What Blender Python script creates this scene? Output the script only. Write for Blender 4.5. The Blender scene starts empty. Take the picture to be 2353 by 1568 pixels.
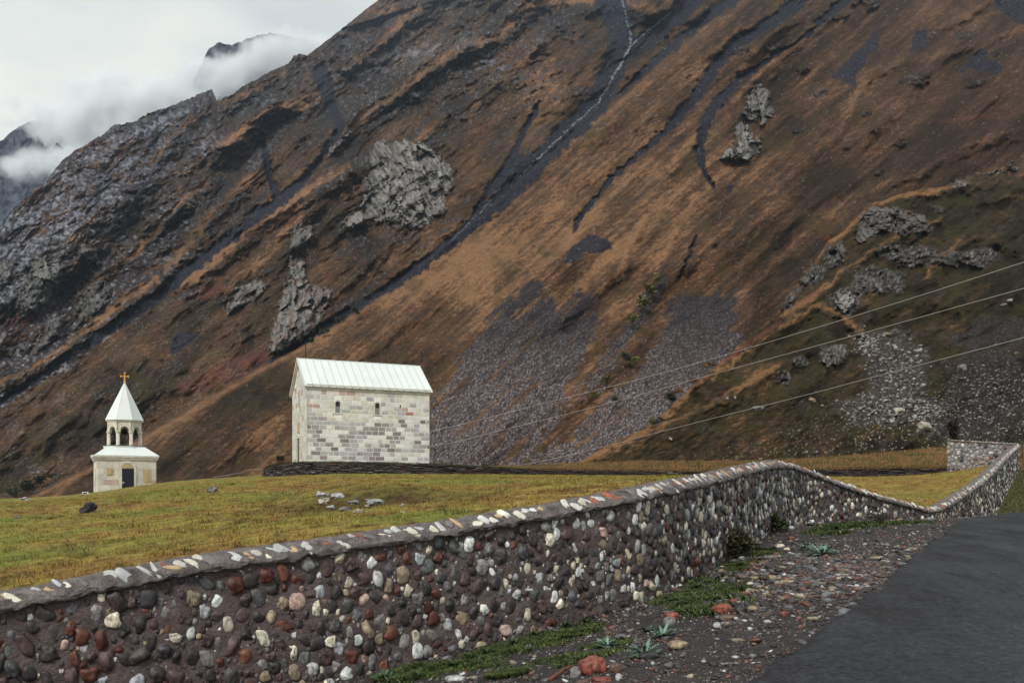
import bpy, bmesh, math, random
import numpy as np
from mathutils import Vector, Matrix, noise as mnoise
SC = bpy.context.scene
COL = SC.collection
rng = np.random.default_rng(7)
random.seed(7)
F = 1950.0; CX = 1176.0; HY = 1130.0; ZC = 1.6        # lens and eye level, in units of a 2352 x 1568 frame
R = math.radians

def P(x, y, Y):
    """world point seen at frame position x, y at a distance Y ahead"""
    return np.array(((x - CX) / F * Y, Y, ZC - (y - HY) / F * Y))

# ------------------------------------------------------------------ objects
def tag(o, label=None, cat=None, group=None, kind=None):
    if label: o['label'] = label
    if cat: o['category'] = cat
    if group: o['group'] = group
    if kind: o['kind'] = kind
    return o

def empty(name, loc, label, cat, group=None, rz=0.0):
    o = bpy.data.objects.new(name, None); COL.objects.link(o)
    o.location = Vector([float(c) for c in loc]); o.rotation_euler = (0, 0, rz)
    o.empty_display_size = 0.3
    return tag(o, label, cat, group)

def link(name, me, mat, parent=None, smooth=False):
    o = bpy.data.objects.new(name, me); COL.objects.link(o)
    if mat: me.materials.append(mat)
    if smooth: me.polygons.foreach_set('use_smooth', np.ones(len(me.polygons), dtype=bool))
    if parent is not None:
        o.parent = parent
        o.matrix_parent_inverse = parent_world(parent).inverted()
    return o

def parent_world(p):
    m = Matrix.LocRotScale(p.location, p.rotation_euler, p.scale)
    if p.parent is not None:
        m = parent_world(p.parent) @ p.matrix_parent_inverse @ m
    return m

def mesh_np(name, V, Fq, cols=None, attrs=None):
    """V n x 3, Fq m x k faces (all k alike), cols n x 3"""
    V = np.asarray(V, dtype=np.float32); Fq = np.asarray(Fq, dtype=np.int32)
    me = bpy.data.meshes.new(name)
    m, k = Fq.shape
    me.vertices.add(len(V)); me.vertices.foreach_set('co', V.ravel())
    me.loops.add(m * k); me.loops.foreach_set('vertex_index', Fq.ravel())
    me.polygons.add(m)
    me.polygons.foreach_set('loop_start', np.arange(0, m * k, k, dtype=np.int32))
    if cols is not None: add_col(me, cols)
    for nm, a in (attrs or {}).items():
        at = me.attributes.new(nm, 'FLOAT', 'POINT'); at.data.foreach_set('value', np.asarray(a, dtype=np.float32).ravel())
    me.update(calc_edges=True)
    me.validate()
    return me

def add_col(me, cols, nm='Col'):
    c = np.ones((len(cols), 4), dtype=np.float32); c[:, :3] = cols
    at = me.color_attributes.new(nm, 'FLOAT_COLOR', 'POINT'); at.data.foreach_set('color', c.ravel())

class MB:
    """collects coloured polygons, then links them as ONE mesh"""
    def __init__(s): s.v = []; s.f = []; s.c = []
    def add(s, vs, fs, col=(.5, .5, .5)):
        b = len(s.v)
        s.v += [tuple(float(q) for q in v) for v in vs]; s.f += [tuple(b + i for i in f) for f in fs]
        s.c += [tuple(col)] * len(vs)
    def box(s, o, ax, ay, az, col=(.5, .5, .5)):
        o, ax, ay, az = (np.array(q, dtype=float) for q in (o, ax, ay, az))
        vs = [o, o + ax, o + ax + ay, o + ay, o + az, o + ax + az, o + ax + ay + az, o + ay + az]
        s.add(vs, [(0, 3, 2, 1), (4, 5, 6, 7), (0, 1, 5, 4), (1, 2, 6, 5), (2, 3, 7, 6), (3, 0, 4, 7)], col)
    def prism(s, pts, d, col=(.5, .5, .5)):
        pts = [np.array(p, dtype=float) for p in pts]; d = np.array(d, dtype=float); n = len(pts)
        vs = pts + [p + d for p in pts]
        fs = [tuple(range(n - 1, -1, -1)), tuple(range(n, 2 * n))] + [(i, (i + 1) % n, n + (i + 1) % n, n + i) for i in range(n)]
        s.add(vs, fs, col)
    def lathe(s, c, prof, n=16, rot=0.0, col=(.5, .5, .5), sx=1.0):
        c = np.array(c, dtype=float); vs = []; fs = []
        for r, z in prof:
            for i in range(n):
                a = rot + 2 * math.pi * i / n
                vs.append(c + np.array((r * math.cos(a), r * math.sin(a), z)))
        for j in range(len(prof) - 1):
            for i in range(n):
                a, b = j * n + i, j * n + (i + 1) % n
                fs.append((a, b, b + n, a + n))
        fs.append(tuple(range(n - 1, -1, -1))); fs.append(tuple((len(prof) - 1) * n + i for i in range(n)))
        s.add(vs, fs, col)
    def tube(s, pts, r, n=6, col=(.5, .5, .5)):
        pts = [np.array(p, dtype=float) for p in pts]; vs = []; fs = []
        rr = r if hasattr(r, '__len__') else [r] * len(pts)
        for i, p in enumerate(pts):
            t = pts[min(i + 1, len(pts) - 1)] - pts[max(i - 1, 0)]; t /= np.linalg.norm(t) + 1e-9
            a = np.cross(t, (0, 0, 1.0) if abs(t[2]) < .9 else (1.0, 0, 0)); a /= np.linalg.norm(a); b = np.cross(t, a)
            for k in range(n):
                q = 2 * math.pi * k / n; vs.append(p + rr[i] * (a * math.cos(q) + b * math.sin(q)))
        for i in range(len(pts) - 1):
            for k in range(n):
                u, w = i * n + k, i * n + (k + 1) % n
                fs.append((u, w, w + n, u + n))
        fs.append(tuple(range(n - 1, -1, -1))); fs.append(tuple((len(pts) - 1) * n + k for k in range(n)))
        s.add(vs, fs, col)
    def build(s, name, mat, parent=None, smooth=False):
        me = bpy.data.meshes.new(name); me.from_pydata(s.v, [], s.f); add_col(me, np.array(s.c))
        me.validate()
        bm = bmesh.new(); bm.from_mesh(me); bmesh.ops.recalc_face_normals(bm, faces=bm.faces); bm.to_mesh(me); bm.free()
        return link(name, me, mat, parent, smooth)

# ------------------------------------------------------------------ noise
def _hash(ix, iy, seed):
    h = (ix.astype(np.int64) * 374761393 + iy.astype(np.int64) * 668265263 + seed * 1442695041) & 0xffffffff
    h = ((h ^ (h >> 13)) * 1274126177) & 0xffffffff
    return ((h ^ (h >> 16)) & 0xffff) / 65535.0
def perlin(x, y, seed=0):
    x = np.asarray(x, dtype=np.float64); y = np.asarray(y, dtype=np.float64)
    ix = np.floor(x); iy = np.floor(y); fx = x - ix; fy = y - iy
    ux = fx * fx * fx * (fx * (fx * 6 - 15) + 10); uy = fy * fy * fy * (fy * (fy * 6 - 15) + 10)
    def g(a, b):
        t = _hash(ix + a, iy + b, seed) * 2 * np.pi
        return np.cos(t) * (fx - a) + np.sin(t) * (fy - b)
    n0 = g(0, 0) * (1 - ux) + g(1, 0) * ux; n1 = g(0, 1) * (1 - ux) + g(1, 1) * ux
    return (n0 * (1 - uy) + n1 * uy) * 1.5
def fbm(x, y, seed=0, o=4, gain=.5):
    s = 0; a = 1.0; t = 0
    for i in range(o):
        s = s + a * perlin(x * 2 ** i, y * 2 ** i, seed + i * 17); t += a; a *= gain
    return s / t * 1.5
def ridged(x, y, seed=0, o=4, gain=.55):
    s = 0; a = 1.0; t = 0
    for i in range(o):
        s = s + a * (1 - 2 * np.abs(perlin(x * 2 ** i, y * 2 ** i, seed + i * 13))); t += a; a *= gain
    return s / t
def worley(x, y, seed=0):
    """F1, F2 and the cell's random value"""
    x = np.asarray(x, float); y = np.asarray(y, float)
    ix = np.floor(x); iy = np.floor(y); f1 = np.full(x.shape, 9.); f2 = np.full(x.shape, 9.); cid = np.zeros(x.shape)
    for a in (-1, 0, 1):
        for b in (-1, 0, 1):
            px = ix + a + _hash(ix + a, iy + b, seed); py = iy + b + _hash(ix + a, iy + b, seed + 5)
            d = np.hypot(px - x, py - y); nc = _hash(ix + a, iy + b, seed + 9)
            m = d < f1
            f2 = np.where(m, f1, np.minimum(f2, d)); cid = np.where(m, nc, cid); f1 = np.where(m, d, f1)
    return f1, f2, cid
def facet(x, y, seed=0, tilt=1.4):
    """angular blocks: each cell a tilted plane"""
    x = np.asarray(x, float); y = np.asarray(y, float); ix = np.floor(x); iy = np.floor(y); f1 = np.full(x.shape, 9.); f2 = np.full(x.shape, 9.); h = np.zeros(x.shape)
    for a in (-1, 0, 1):
        for b in (-1, 0, 1):
            px = ix + a + _hash(ix + a, iy + b, seed); py = iy + b + _hash(ix + a, iy + b, seed + 5); dx = x - px; dy = y - py; d = np.hypot(dx, dy)
            hv = (_hash(ix + a, iy + b, seed + 9) - .5) + tilt * (dx * (_hash(ix + a, iy + b, seed + 11) - .5) + dy * (_hash(ix + a, iy + b, seed + 12) - .5)); m = d < f1
            f2 = np.where(m, f1, np.minimum(f2, d)); h = np.where(m, hv, h); f1 = np.where(m, d, f1)
    return h, f2 - f1
def sstep(a, b, x):
    t = np.clip((x - a) / (b - a), 0, 1); return t * t * (3 - 2 * t)
def polyd(x, y, pts):
    """distance to a polyline and the position along it (index units)"""
    best = np.full(np.shape(x), 1e9); par = np.zeros(np.shape(x))
    for i in range(len(pts) - 1):
        ax, ay = pts[i][:2]; bx, by = pts[i + 1][:2]; dx, dy = bx - ax, by - ay
        t = np.clip(((x - ax) * dx + (y - ay) * dy) / (dx * dx + dy * dy), 0, 1)
        d = np.hypot(x - ax - t * dx, y - ay - t * dy); m = d < best
        best = np.where(m, d, best); par = np.where(m, i + t, par)
    return best, par
def inpoly(x, y, pts):
    """signed distance, positive inside"""
    c = np.zeros(np.shape(x), dtype=bool); n = len(pts)
    for i in range(n):
        x1, y1 = pts[i]; x2, y2 = pts[(i + 1) % n]
        if y1 == y2: continue
        c ^= ((y1 > y) != (y2 > y)) & (x < (x2 - x1) * (y - y1) / (y2 - y1) + x1)
    d, _ = polyd(x, y, list(pts) + [pts[0]])
    return np.where(c, d, -d)
def mix(a, b, t):
    t = np.asarray(t)[..., None]; return a * (1 - t) + np.asarray(b) * t
def gridfaces(ny, nx):
    i = np.arange((ny - 1) * nx).reshape(ny - 1, nx)[:, :-1].ravel()
    return np.stack([i, i + 1, i + nx + 1, i + nx], 1)
class TPS:
    def __init__(s, pts, lam=1e-3, scale=10.0):
        p = np.array(pts, float); s.sc = scale; s.p = p[:, :2] / scale; z = p[:, 2]; n = len(p)
        K = s.phi(np.hypot(*(s.p[:, None, :] - s.p[None]).transpose(2, 0, 1))) + lam * np.eye(n)
        A = np.zeros((n + 3, n + 3)); A[:n, :n] = K; A[:n, n] = 1; A[:n, n + 1:] = s.p; A[n:, :n] = A[:n, n:].T
        s.w = np.linalg.solve(A, np.concatenate([z, np.zeros(3)]))
    @staticmethod
    def phi(r): return np.where(r > 1e-9, r * r * np.log(np.maximum(r, 1e-9)), 0)
    def __call__(s, X, Y):
        X = np.asarray(X, float) / s.sc; Y = np.asarray(Y, float) / s.sc; n = len(s.p)
        z = s.w[n] + s.w[n + 1] * X + s.w[n + 2] * Y
        for i in range(n): z = z + s.w[i] * s.phi(np.hypot(X - s.p[i, 0], Y - s.p[i, 1]))
        return z

# ------------------------------------------------------------------ materials
def mat(name, col=None, rough=.8, attr=None, nscale=None, namt=.25, bump=None, bscale=None, spec=.4, metal=0, ndetail=6, cscale2=None, camt2=.3, coords='Object', stretch=None, bdist=.02, sheen=0):
    m = bpy.data.materials.new(name); m.use_nodes = True; nt = m.node_tree; N = nt.nodes; L = nt.links
    b = N['Principled BSDF']; b.inputs['Roughness'].default_value = rough; b.inputs['Metallic'].default_value = metal
    b.inputs['Specular IOR Level'].default_value = spec
    tc = N.new('ShaderNodeTexCoord'); src = tc.outputs[coords]
    if stretch:
        mp = N.new('ShaderNodeMapping'); mp.inputs['Scale'].default_value = stretch; L.new(src, mp.inputs[0]); src = mp.outputs[0]
    if attr:
        a = N.new('ShaderNodeAttribute'); a.attribute_name = attr; c = a.outputs['Color']
    else:
        a = N.new('ShaderNodeRGB'); a.outputs[0].default_value = (*col, 1); c = a.outputs[0]
    def modulate(c, scale, amt, det):
        n = N.new('ShaderNodeTexNoise'); n.inputs['Scale'].default_value = scale; n.inputs['Detail'].default_value = det; n.inputs['Roughness'].default_value = .62
        L.new(src, n.inputs['Vector'])
        r = N.new('ShaderNodeMapRange'); r.inputs['From Min'].default_value = .3; r.inputs['From Max'].default_value = .7
        r.inputs['To Min'].default_value = 1 - amt; r.inputs['To Max'].default_value = 1 + amt; L.new(n.outputs[0], r.inputs[0])
        x = N.new('ShaderNodeVectorMath'); x.operation = 'SCALE'; L.new(c, x.inputs[0]); L.new(r.outputs[0], x.inputs['Scale'])
        return x.outputs[0]
    if nscale: c = modulate(c, nscale, namt, ndetail)
    if cscale2: c = modulate(c, cscale2, camt2, 4)
    L.new(c, b.inputs['Base Color'])
    if bump:
        n = N.new('ShaderNodeTexNoise'); n.inputs['Scale'].default_value = bscale or nscale or 10; n.inputs['Detail'].default_value = 8; n.inputs['Roughness'].default_value = .65
        L.new(src, n.inputs['Vector'])
        bp = N.new('ShaderNodeBump'); bp.inputs['Strength'].default_value = bump; bp.inputs['Distance'].default_value = bdist
        L.new(n.outputs[0], bp.inputs['Height']); L.new(bp.outputs[0], b.inputs['Normal'])
    return m
# ================================================================== the wall's course, ground heights
# frame x, frame y of the coping, distance, wall height
WALLPX = [(0, 1370, 8.65, 1.72), (400, 1292, 9.39, 1.70), (700, 1249, 10.03, 1.70), (860, 1225, 10.4, 1.70), (1050, 1198, 10.95, 1.67),
          (1300, 1156, 11.7, 1.68), (1500, 1118, 12.9, 1.68), (1650, 1088, 15.6, 1.68), (1745, 1066, 19.0, 1.68), (1800, 1061, 21.8, 1.66),
          (1850, 1075, 24.0, 1.62), (1920, 1102, 25.2, 1.58), (2000, 1130, 26.4, 1.56), (2080, 1152, 27.4, 1.55), (2140, 1166, 28.4, 1.6), (2180, 1151, 29.8, 1.75),
          (2230, 1120, 32.5, 2.0), (2270, 1089, 36, 2.15), (2300, 1058, 41, 2.1), (2323, 1036, 48, 1.9), (2341, 1021, 56, 1.7)]
ctrl = []
for x, y, Y, H in WALLPX:
    p = P(x, y, Y); ctrl.append((p[0], p[1], p[2], p[2] - H))
p0, p1 = np.array(ctrl[0]), np.array(ctrl[1])
for k in (1, 2, 3): ctrl.insert(0, tuple(p0 + (p0 - p1) * k * np.array((1.6, 1.6, 1.4, 1.4))))
ctrl = np.array(ctrl)
def catmull(c, step):
    out = []
    for i in range(len(c) - 1):
        a, b, d, e = c[max(i - 1, 0)], c[i], c[i + 1], c[min(i + 2, len(c) - 1)]
        n = max(2, int(np.linalg.norm((d - b)[:2]) / step))
        ta = (d - a) * .5; tb = (e - b) * .5
        for k in range(n):
            t = k / n; out.append((2 * t**3 - 3 * t**2 + 1) * b + (t**3 - 2 * t**2 + t) * ta + (-2 * t**3 + 3 * t**2) * d + (t**3 - t**2) * tb)
    out.append(c[-1]); return np.array(out)
PATH = catmull(ctrl, .04)                      # X, Y, top z, base z
seg = np.hypot(*np.diff(PATH[:, :2], axis=0).T); PS = np.concatenate([[0], np.cumsum(seg)])
def at_s(s):
    s = np.clip(s, 0, PS[-1]); c = np.stack([np.interp(s, PS, PATH[:, k]) for k in range(4)], -1)
    d = np.stack([np.interp(s + .12, PS, PATH[:, k]) - np.interp(s - .12, PS, PATH[:, k]) for k in range(4)], -1)
    t = d[..., :2] / (np.linalg.norm(d[..., :2], axis=-1, keepdims=True) + 1e-9)
    nrm = np.stack([t[..., 1], -t[..., 0]], -1)         # towards the road
    slope = d[..., 2] / (np.linalg.norm(d[..., :2], axis=-1) + 1e-9)
    return c, t, nrm, slope
_pp = PATH[::12, :2]
_ext = [(-60, -12)] + [tuple(q) for q in _pp] + [tuple(PATH[-1, :2]), (60, 95), (90, 140)]
def wallside(X, Y):
    """signed distance to the wall's front face, positive on the road's side"""
    d, par = polyd(X, Y, _ext)
    i = np.minimum(par.astype(int), len(_ext) - 2); E = np.array(_ext)
    a = E[i]; b = E[i + 1]
    cr = (b[..., 0] - a[..., 0]) * (Y - a[..., 1]) - (b[..., 1] - a[..., 1]) * (X - a[..., 0])
    return np.where(cr < 0, d, -d)

def roadz(Y): return np.interp(Y, [-10, 0, 6.7, 9, 12, 15, 18, 21, 23.5, 26, 30, 36, 45], [-.15, 0, .1, .25, .5, .74, .92, 1.02, 1.03, .92, .55, .45, .9])
pts = []
EDGEPX = [(1700, 1600), (1730, 1568), (1850, 1480), (1960, 1395), (2060, 1310), (2130, 1255), (2200, 1205), (2245, 1188)]
EDGE = []
for x, y in EDGEPX:
    Ys = np.linspace(4, 24, 2000); yy = HY + (ZC - roadz(Ys)) / Ys * F; k = np.argmin(np.abs(yy - y)); EDGE.append(((x - CX) / F * Ys[k], Ys[k]))
EDGE = [(.9, -6), (1.2, 0), (1.55, 3.5)] + EDGE + [(14.6, 24.5), (18, 27), (23, 30), (30, 33)]
for X, Y in EDGE[:-3]:
    z = float(roadz(Y))
    for o in (0, 2.5, 5.5): pts.append((X + o * .9, Y - o * .35, float(roadz(Y)) + .0))
for X, Y in EDGE[-3:]:
    pts.append((X, Y, float(roadz(Y))))
for i in range(0, len(ctrl)):
    X, Y, zt, zb = ctrl[i]
    if i == 0 or i % 1 == 0: pts.append((X, Y, zb))
pts += [(-8, 2, -1.5), (-3, 4, -.75), (-1, 7.5, -.45), (1.0, 8.6, -.12), (24.5, 31, .55), tuple(P(2352, 1125, 45)), tuple(P(2352, 1085, 57)), (60, 60, 4), (50, 35, 2), (40, 75, 6), (16.5, 27, .55), (12.0, 22.2, .93), (10.2, 21.0, .92), (8.3, 19.3, .84)]
ZR = TPS(pts, 3e-3)
fp = []
for i in range(len(ctrl)):
    X, Y, zt, zb = ctrl[i]; c, t, n, s = at_s(np.array(PS[np.argmin(np.hypot(PATH[:, 0] - X, PATH[:, 1] - Y))]))
    fp.append((X - n[0] * .5, Y - n[1] * .5, max(zt - .34 - max(0, (Y - 20)) * .02, zb)))
for x, Y, z in [(0, 20, .55), (0, 40, 1.0), (0, 75, 1.0), (-400, 75, .6), (-400, 40, .4), (215, 82, 1.5), (215, 40, 1.25), (360, 84, 2.46), (600, 71, 3.0), (600, 40, 2.1), (600, 20, 1.15), (700, 62.5, 2.85), (1000, 65, 3.0),
                (1200, 69, 2.98), (1600, 69, 2.78), (1900, 65, 2.77), (2190, 61, 2.98), (820, 20, 1.3), (820, 28, 1.6), (820, 45, 2.3), (1050, 25, 1.62), (1050, 45, 2.3), (1500, 30, 1.95),
                (1500, 45, 2.3), (1750, 30, 1.9), (2100, 36, 1.42), (2050, 48, 2.09), (2250, 42, 2.0), (2280, 50, 2.6), (1900, 35, 1.85), (1900, 50, 2.35), (0, 110, -3), (300, 120, -3), (-400, 110, -3), (550, 100, .5)]:
    fp.append(((x - CX) / F * Y, Y, z))
for x, Y, z in [(215, 60, 1.12), (120, 60, 1.0), (290, 62, 1.48), (360, 65, 1.92), (450, 66, 2.3), (215, 72, 1.28), (360, 75, 2.2), (290, 72, 1.7), (0, 60, .85)]: fp.append(((x - CX) / F * Y, Y, z))
fp += [(60, 100, 3), (45, 70, 3.2), (-40, 10, -.6), (-40, 0, -1)]
ZF0 = TPS(fp, 3e-3)
def ZF(X, Y):
    z = ZF0(X, Y)
    z = z + .46 * np.exp(-(((X + 4.0) / 1.9) ** 2 + ((Y - 22.8) / 1.3) ** 2)) - .14 * np.exp(-(((X + 2.6) / 2.6) ** 2 + ((Y - 19.8) / 1.1) ** 2))
    return z + .045 * fbm(X * .5, Y * .5, 3, 4) + .035 * fbm(X * 1.7, Y * 1.7, 8, 4)
TERR = []   # dry stone wall: frame x, top y, base y, distance
for x, yt, yb, Y in [(604, 1079, 1096, 67), (622, 1067, 1097, 65.5), (700, 1061, 1093, 63), (850, 1062, 1090, 62.8), (1000, 1066, 1089, 63), (1100, 1071, 1091, 65), (1200, 1077, 1093, 67),
                     (1400, 1080, 1097, 68), (1600, 1082, 1100, 68), (1780, 1081, 1099, 67), (1900, 1078, 1096, 64.5), (2050, 1074, 1091, 63), (2200, 1074, 1088, 61.5)]:
    a = P(x, yt, Y); b = P(x, yb, Y); TERR.append((a[0], Y, a[2], b[2]))
TERR = np.array(TERR)
tp = [(X, Y + .3, zt - .03) for X, Y, zt, zb in TERR]
for x, y, Y in [(620, 1085, 90), (700, 1066, 72), (900, 1066, 75), (700, 1066, 82), (950, 1068, 84), (1200, 1074, 80), (1340, 1066, 92), (1500, 1062, 90), (1700, 1061, 85), (1870, 1060, 78), (2000, 1048, 80), (2175, 1030, 82), (2260, 1030, 84), (2400, 1025, 84), (2180, 1060, 70), (2350, 1050, 70),
                (1870, 1068, 72)]:
    tp.append(tuple(P(x, y, Y)))
for x, Y, z in [(500, 120, -2), (900, 115, 0), (1300, 120, 0), (1700, 115, 1), (2100, 115, 2), (2500, 115, 3)]: tp.append(((x - CX) / F * Y, Y, z))
ZT = TPS(tp, 3e-3)
def hit(x, y, fn=None, lo=4.5, hi=75):
    fn = fn or ZR
    Ys = np.geomspace(lo, hi, 900); X = (x - CX) / F * Ys; z = ZC - (y - HY) / F * Ys
    g = fn(X, Ys); k = np.argmax(z < g)
    return np.array((X[k], Ys[k], g[k]))

# ------------------------------------------------------------------ roadside ground
def sheet(name, fn, us, Ys, colfn, keep, m, kind='structure', off=6.0, dz=0):
    U, YY = np.meshgrid(us, Ys); X = U * (YY + off); Z = fn(X, YY) + dz
    V = np.stack([X, YY, Z], -1).reshape(-1, 3); fa = gridfaces(len(Ys), len(us))
    k = keep(X, YY).ravel(); fa = fa[k[fa].all(1)]
    used = np.unique(fa); re = np.full(len(V), -1); re[used] = np.arange(len(used))
    c = colfn(X, YY).reshape(-1, 3)[used]
    o = link(name, mesh_np(name, V[used], re[fa], c), m, smooth=True); o['kind'] = kind
    return o
GREEN = [  # frame ellipses with low green growth: x, y, rx, ry
    (1030, 1535, 130, 26), (1130, 1497, 110, 20), (1250, 1470, 100, 22), (1330, 1448, 60, 14), (1290, 1515, 130, 16), (1640, 1345, 95, 42), (1597, 1400, 75, 24), (1560, 1372, 60, 20), (1690, 1300, 60, 18), (1960, 1208, 80, 10),
    (1400, 1480, 60, 10), (1900, 1222, 50, 10), (1745, 1268, 50, 14), (920, 1552, 70, 20), (2080, 1200, 60, 5), (1180, 1545, 60, 10)]
GW = []
for x, y, rx, ry in GREEN:
    p = hit(x, y); a = hit(x, y - ry * .8); rY = max(abs(a[1] - p[1]), .12); GW.append((p[0], p[1], rx / F * p[1], rY))
def greenness(X, Y):
    g = np.zeros(np.shape(X))
    for a, b, ra, rb in GW: g = np.maximum(g, 1.25 - np.hypot((X - a) / ra, (Y - b) / rb))
    return g + .75 * fbm(X * 2.2, Y * 2.2, 41, 5, .6)
_edge = np.array(EDGE)
def roadd(X, Y):
    """signed distance to the road's left edge, positive on the road"""
    d, par = polyd(X, Y, EDGE); i = np.minimum(par.astype(int), len(EDGE) - 2)
    a = _edge[i]; b = _edge[i + 1]; cr = (b[..., 0] - a[..., 0]) * (Y - a[..., 1]) - (b[..., 1] - a[..., 1]) * (X - a[..., 0])
    return np.where(cr < 0, d, -d)
def rcol(X, Y):
    n = fbm(X * 3, Y * 3, 21, 5); s = perlin(X * 26, Y * 26, 5) + .6 * perlin(X * 55, Y * 55, 9)
    c = mix(np.array((.012, .010, .010)), (.040, .033, .033), np.clip(.5 + n * .5 + s * .25, 0, 1))
    g = sstep(.25, .9, greenness(X, Y))
    c = mix(c, (.022, .032, .010), g * .6)
    far = sstep(22, 27, Y) * sstep(0, 3, X - 10)
    gr = mix(np.array((.055, .075, .018)), (.105, .09, .03), np.clip(.5 + fbm(X * .5, Y * .5, 33, 4), 0, 1))
    return c * (1 - far[..., None]) + gr * far[..., None]
M_ground = mat('ground_soil', attr='Col', rough=.75, nscale=45, namt=.45, bump=.7, bscale=60, bdist=.02, cscale2=7, camt2=.25)
sheet('ground', lambda X, Y: ZR(X, Y) + .012 * fbm(X * 4, Y * 4, 77, 4), np.linspace(-1.5, 1.5, 560), np.concatenate([np.linspace(-5, 5, 40), np.geomspace(5.08, 72, 420)]), rcol,
      lambda X, Y: wallside(X, Y) > -.22, M_ground)

# ------------------------------------------------------------------ road
def road():
    me_e = catmull(np.array([(a, b, 0, 0) for a, b in EDGE]), .12)[:, :2]
    t = np.gradient(me_e, axis=0); t /= np.linalg.norm(t, axis=1, keepdims=True); n = np.stack([t[:, 1], -t[:, 0]], 1)
    s = np.arange(len(me_e)); jit = .09 * fbm(s * .22, s * 0 + 3.3, 5, 5, .7) + .03 * perlin(s * 1.3, s * 0, 7)
    W = np.concatenate([[-.06, 0, .05], np.linspace(.3, 6.2, 22)])
    V = me_e[:, None, :] + n[:, None, :] * (W[None, :, None] + jit[:, None, None] * (W < .2)[None, :, None])
    Z = ZR(V[..., 0], V[..., 1]) + .030; Z[:, 0] -= .07
    Vv = np.concatenate([V, Z[..., None]], -1).reshape(-1, 3)
    me = mesh_np('road', Vv, gridfaces(len(me_e), len(W)))
    m = bpy.data.materials.new('asphalt'); m.use_nodes = True; nt = m.node_tree; N = nt.nodes; L = nt.links; b = N['Principled BSDF']; tc = N.new('ShaderNodeTexCoord')
    def nz(sc, det, a, c, lo=.3, hi=.7, st=None):
        n = N.new('ShaderNodeTexNoise'); n.inputs['Scale'].default_value = sc; n.inputs['Detail'].default_value = det; n.inputs['Roughness'].default_value = .7; src = tc.outputs['Object']
        if st: mp = N.new('ShaderNodeMapping'); mp.inputs['Scale'].default_value = st; mp.inputs['Rotation'].default_value = (0, 0, .45); L.new(src, mp.inputs[0]); src = mp.outputs[0]
        L.new(src, n.inputs[0]); r = N.new('ShaderNodeMapRange'); r.inputs[1].default_value = lo; r.inputs[2].default_value = hi; r.inputs[3].default_value = a; r.inputs[4].default_value = c; L.new(n.outputs[0], r.inputs[0]); return r.outputs[0]
    def mul(a, c): q = N.new('ShaderNodeMath'); q.operation = 'MULTIPLY'; L.new(a, q.inputs[0]); L.new(c, q.inputs[1]); return q.outputs[0]
    f = mul(mul(nz(20, 2, .0, 2.6), nz(7, 4, .5, 1.6)), nz(.8, 4, .65, 1.4, .35, .65, (1.6, .5, 1)))
    x = N.new('ShaderNodeVectorMath'); x.operation = 'SCALE'; x.inputs[0].default_value = (.011, .0122, .017); L.new(f, x.inputs['Scale']); L.new(x.outputs[0], b.inputs['Base Color'])
    L.new(nz(1.3, 5, .24, .52, .35, .65, (1.4, .5, 1)), b.inputs['Roughness']); b.inputs['Specular IOR Level'].default_value = .5
    n = N.new('ShaderNodeTexNoise'); n.inputs['Scale'].default_value = 22; n.inputs['Detail'].default_value = 6; n.inputs['Roughness'].default_value = .8; L.new(tc.outputs['Object'], n.inputs[0]); bp = N.new('ShaderNodeBump'); bp.inputs['Strength'].default_value = 1; bp.inputs['Distance'].default_value = .007; L.new(n.outputs[0], bp.inputs['Height']); L.new(bp.outputs[0], b.inputs['Normal'])
    o = link('road', me, m, smooth=True); o['kind'] = 'structure'
road()

# ------------------------------------------------------------------ field behind the wall and terrace
MOUND = P(820, 1150, 21.5)
def fcol(X, Y):
    yel = np.array((.27, .205, .050)); grn = np.array((.165, .180, .038)); brn = np.array((.20, .110, .036)); drk = np.array((.045, .032, .012))
    a = fbm(X * .16 + .2 * Y * .1, Y * .22, 51, 4); b = fbm(X * .9, Y * 1.8, 52, 5); c3 = fbm(X * 3.2, Y * 7, 53, 4)
    c = mix(yel, grn, sstep(-.15, .45, a + b * .3)); c = mix(c, brn, sstep(-.12, .38, b * .7 + c3 * .5 - a * .6) * .9)
    c = mix(c, drk, sstep(.0, .55, c3 * .7 + fbm(X * 1.0, Y * 3, 54, 4) * .7) * .75)
    m = np.exp(-(((X - MOUND[0] - .6) / 2.6) ** 2 + ((Y - MOUND[1] + 1.0) / 1.9) ** 2)); c = mix(c, (.055, .034, .014), np.clip(m * 1.0 + c3 * .6 * m, 0, .75))
    g = sstep(.2, .6, fbm(X * .12 + 5, Y * .07, 57, 3) + .3 * (X < -30)); c = mix(c, grn * 1.1, g * .5)
    rt = sstep(9, 15, X - .1 * Y); c = mix(c, (.26, .15, .04), rt * sstep(-.4, .4, b) * .5)
    return c
M_field = mat('meadow', attr='Col', rough=.95, nscale=22, namt=.5, bump=1.0, bscale=16, bdist=.05, spec=.15, cscale2=4, camt2=.22, stretch=(.5, 1, 1))
sheet('field', ZF, np.linspace(-1.15, 1.0, 760), np.geomspace(1.5, 125, 620), fcol, lambda X, Y: (wallside(X, Y) < -.12) & ((Y < terr_y(X) + .1) | (X < TERR[0, 0] - .5)), M_field) if False else None
def terr_y(X): return np.interp(X, TERR[:, 0], TERR[:, 1])
def keepf(X, Y):
    return (wallside(X, Y) < -.12) & ((Y < terr_y(X) + .25) | (X < TERR[0, 0] + .3))
sheet('field', ZF, np.linspace(-1.15, 1.0, 700), np.geomspace(1.5, 125, 560), fcol, keepf, M_field, off=3)
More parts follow.
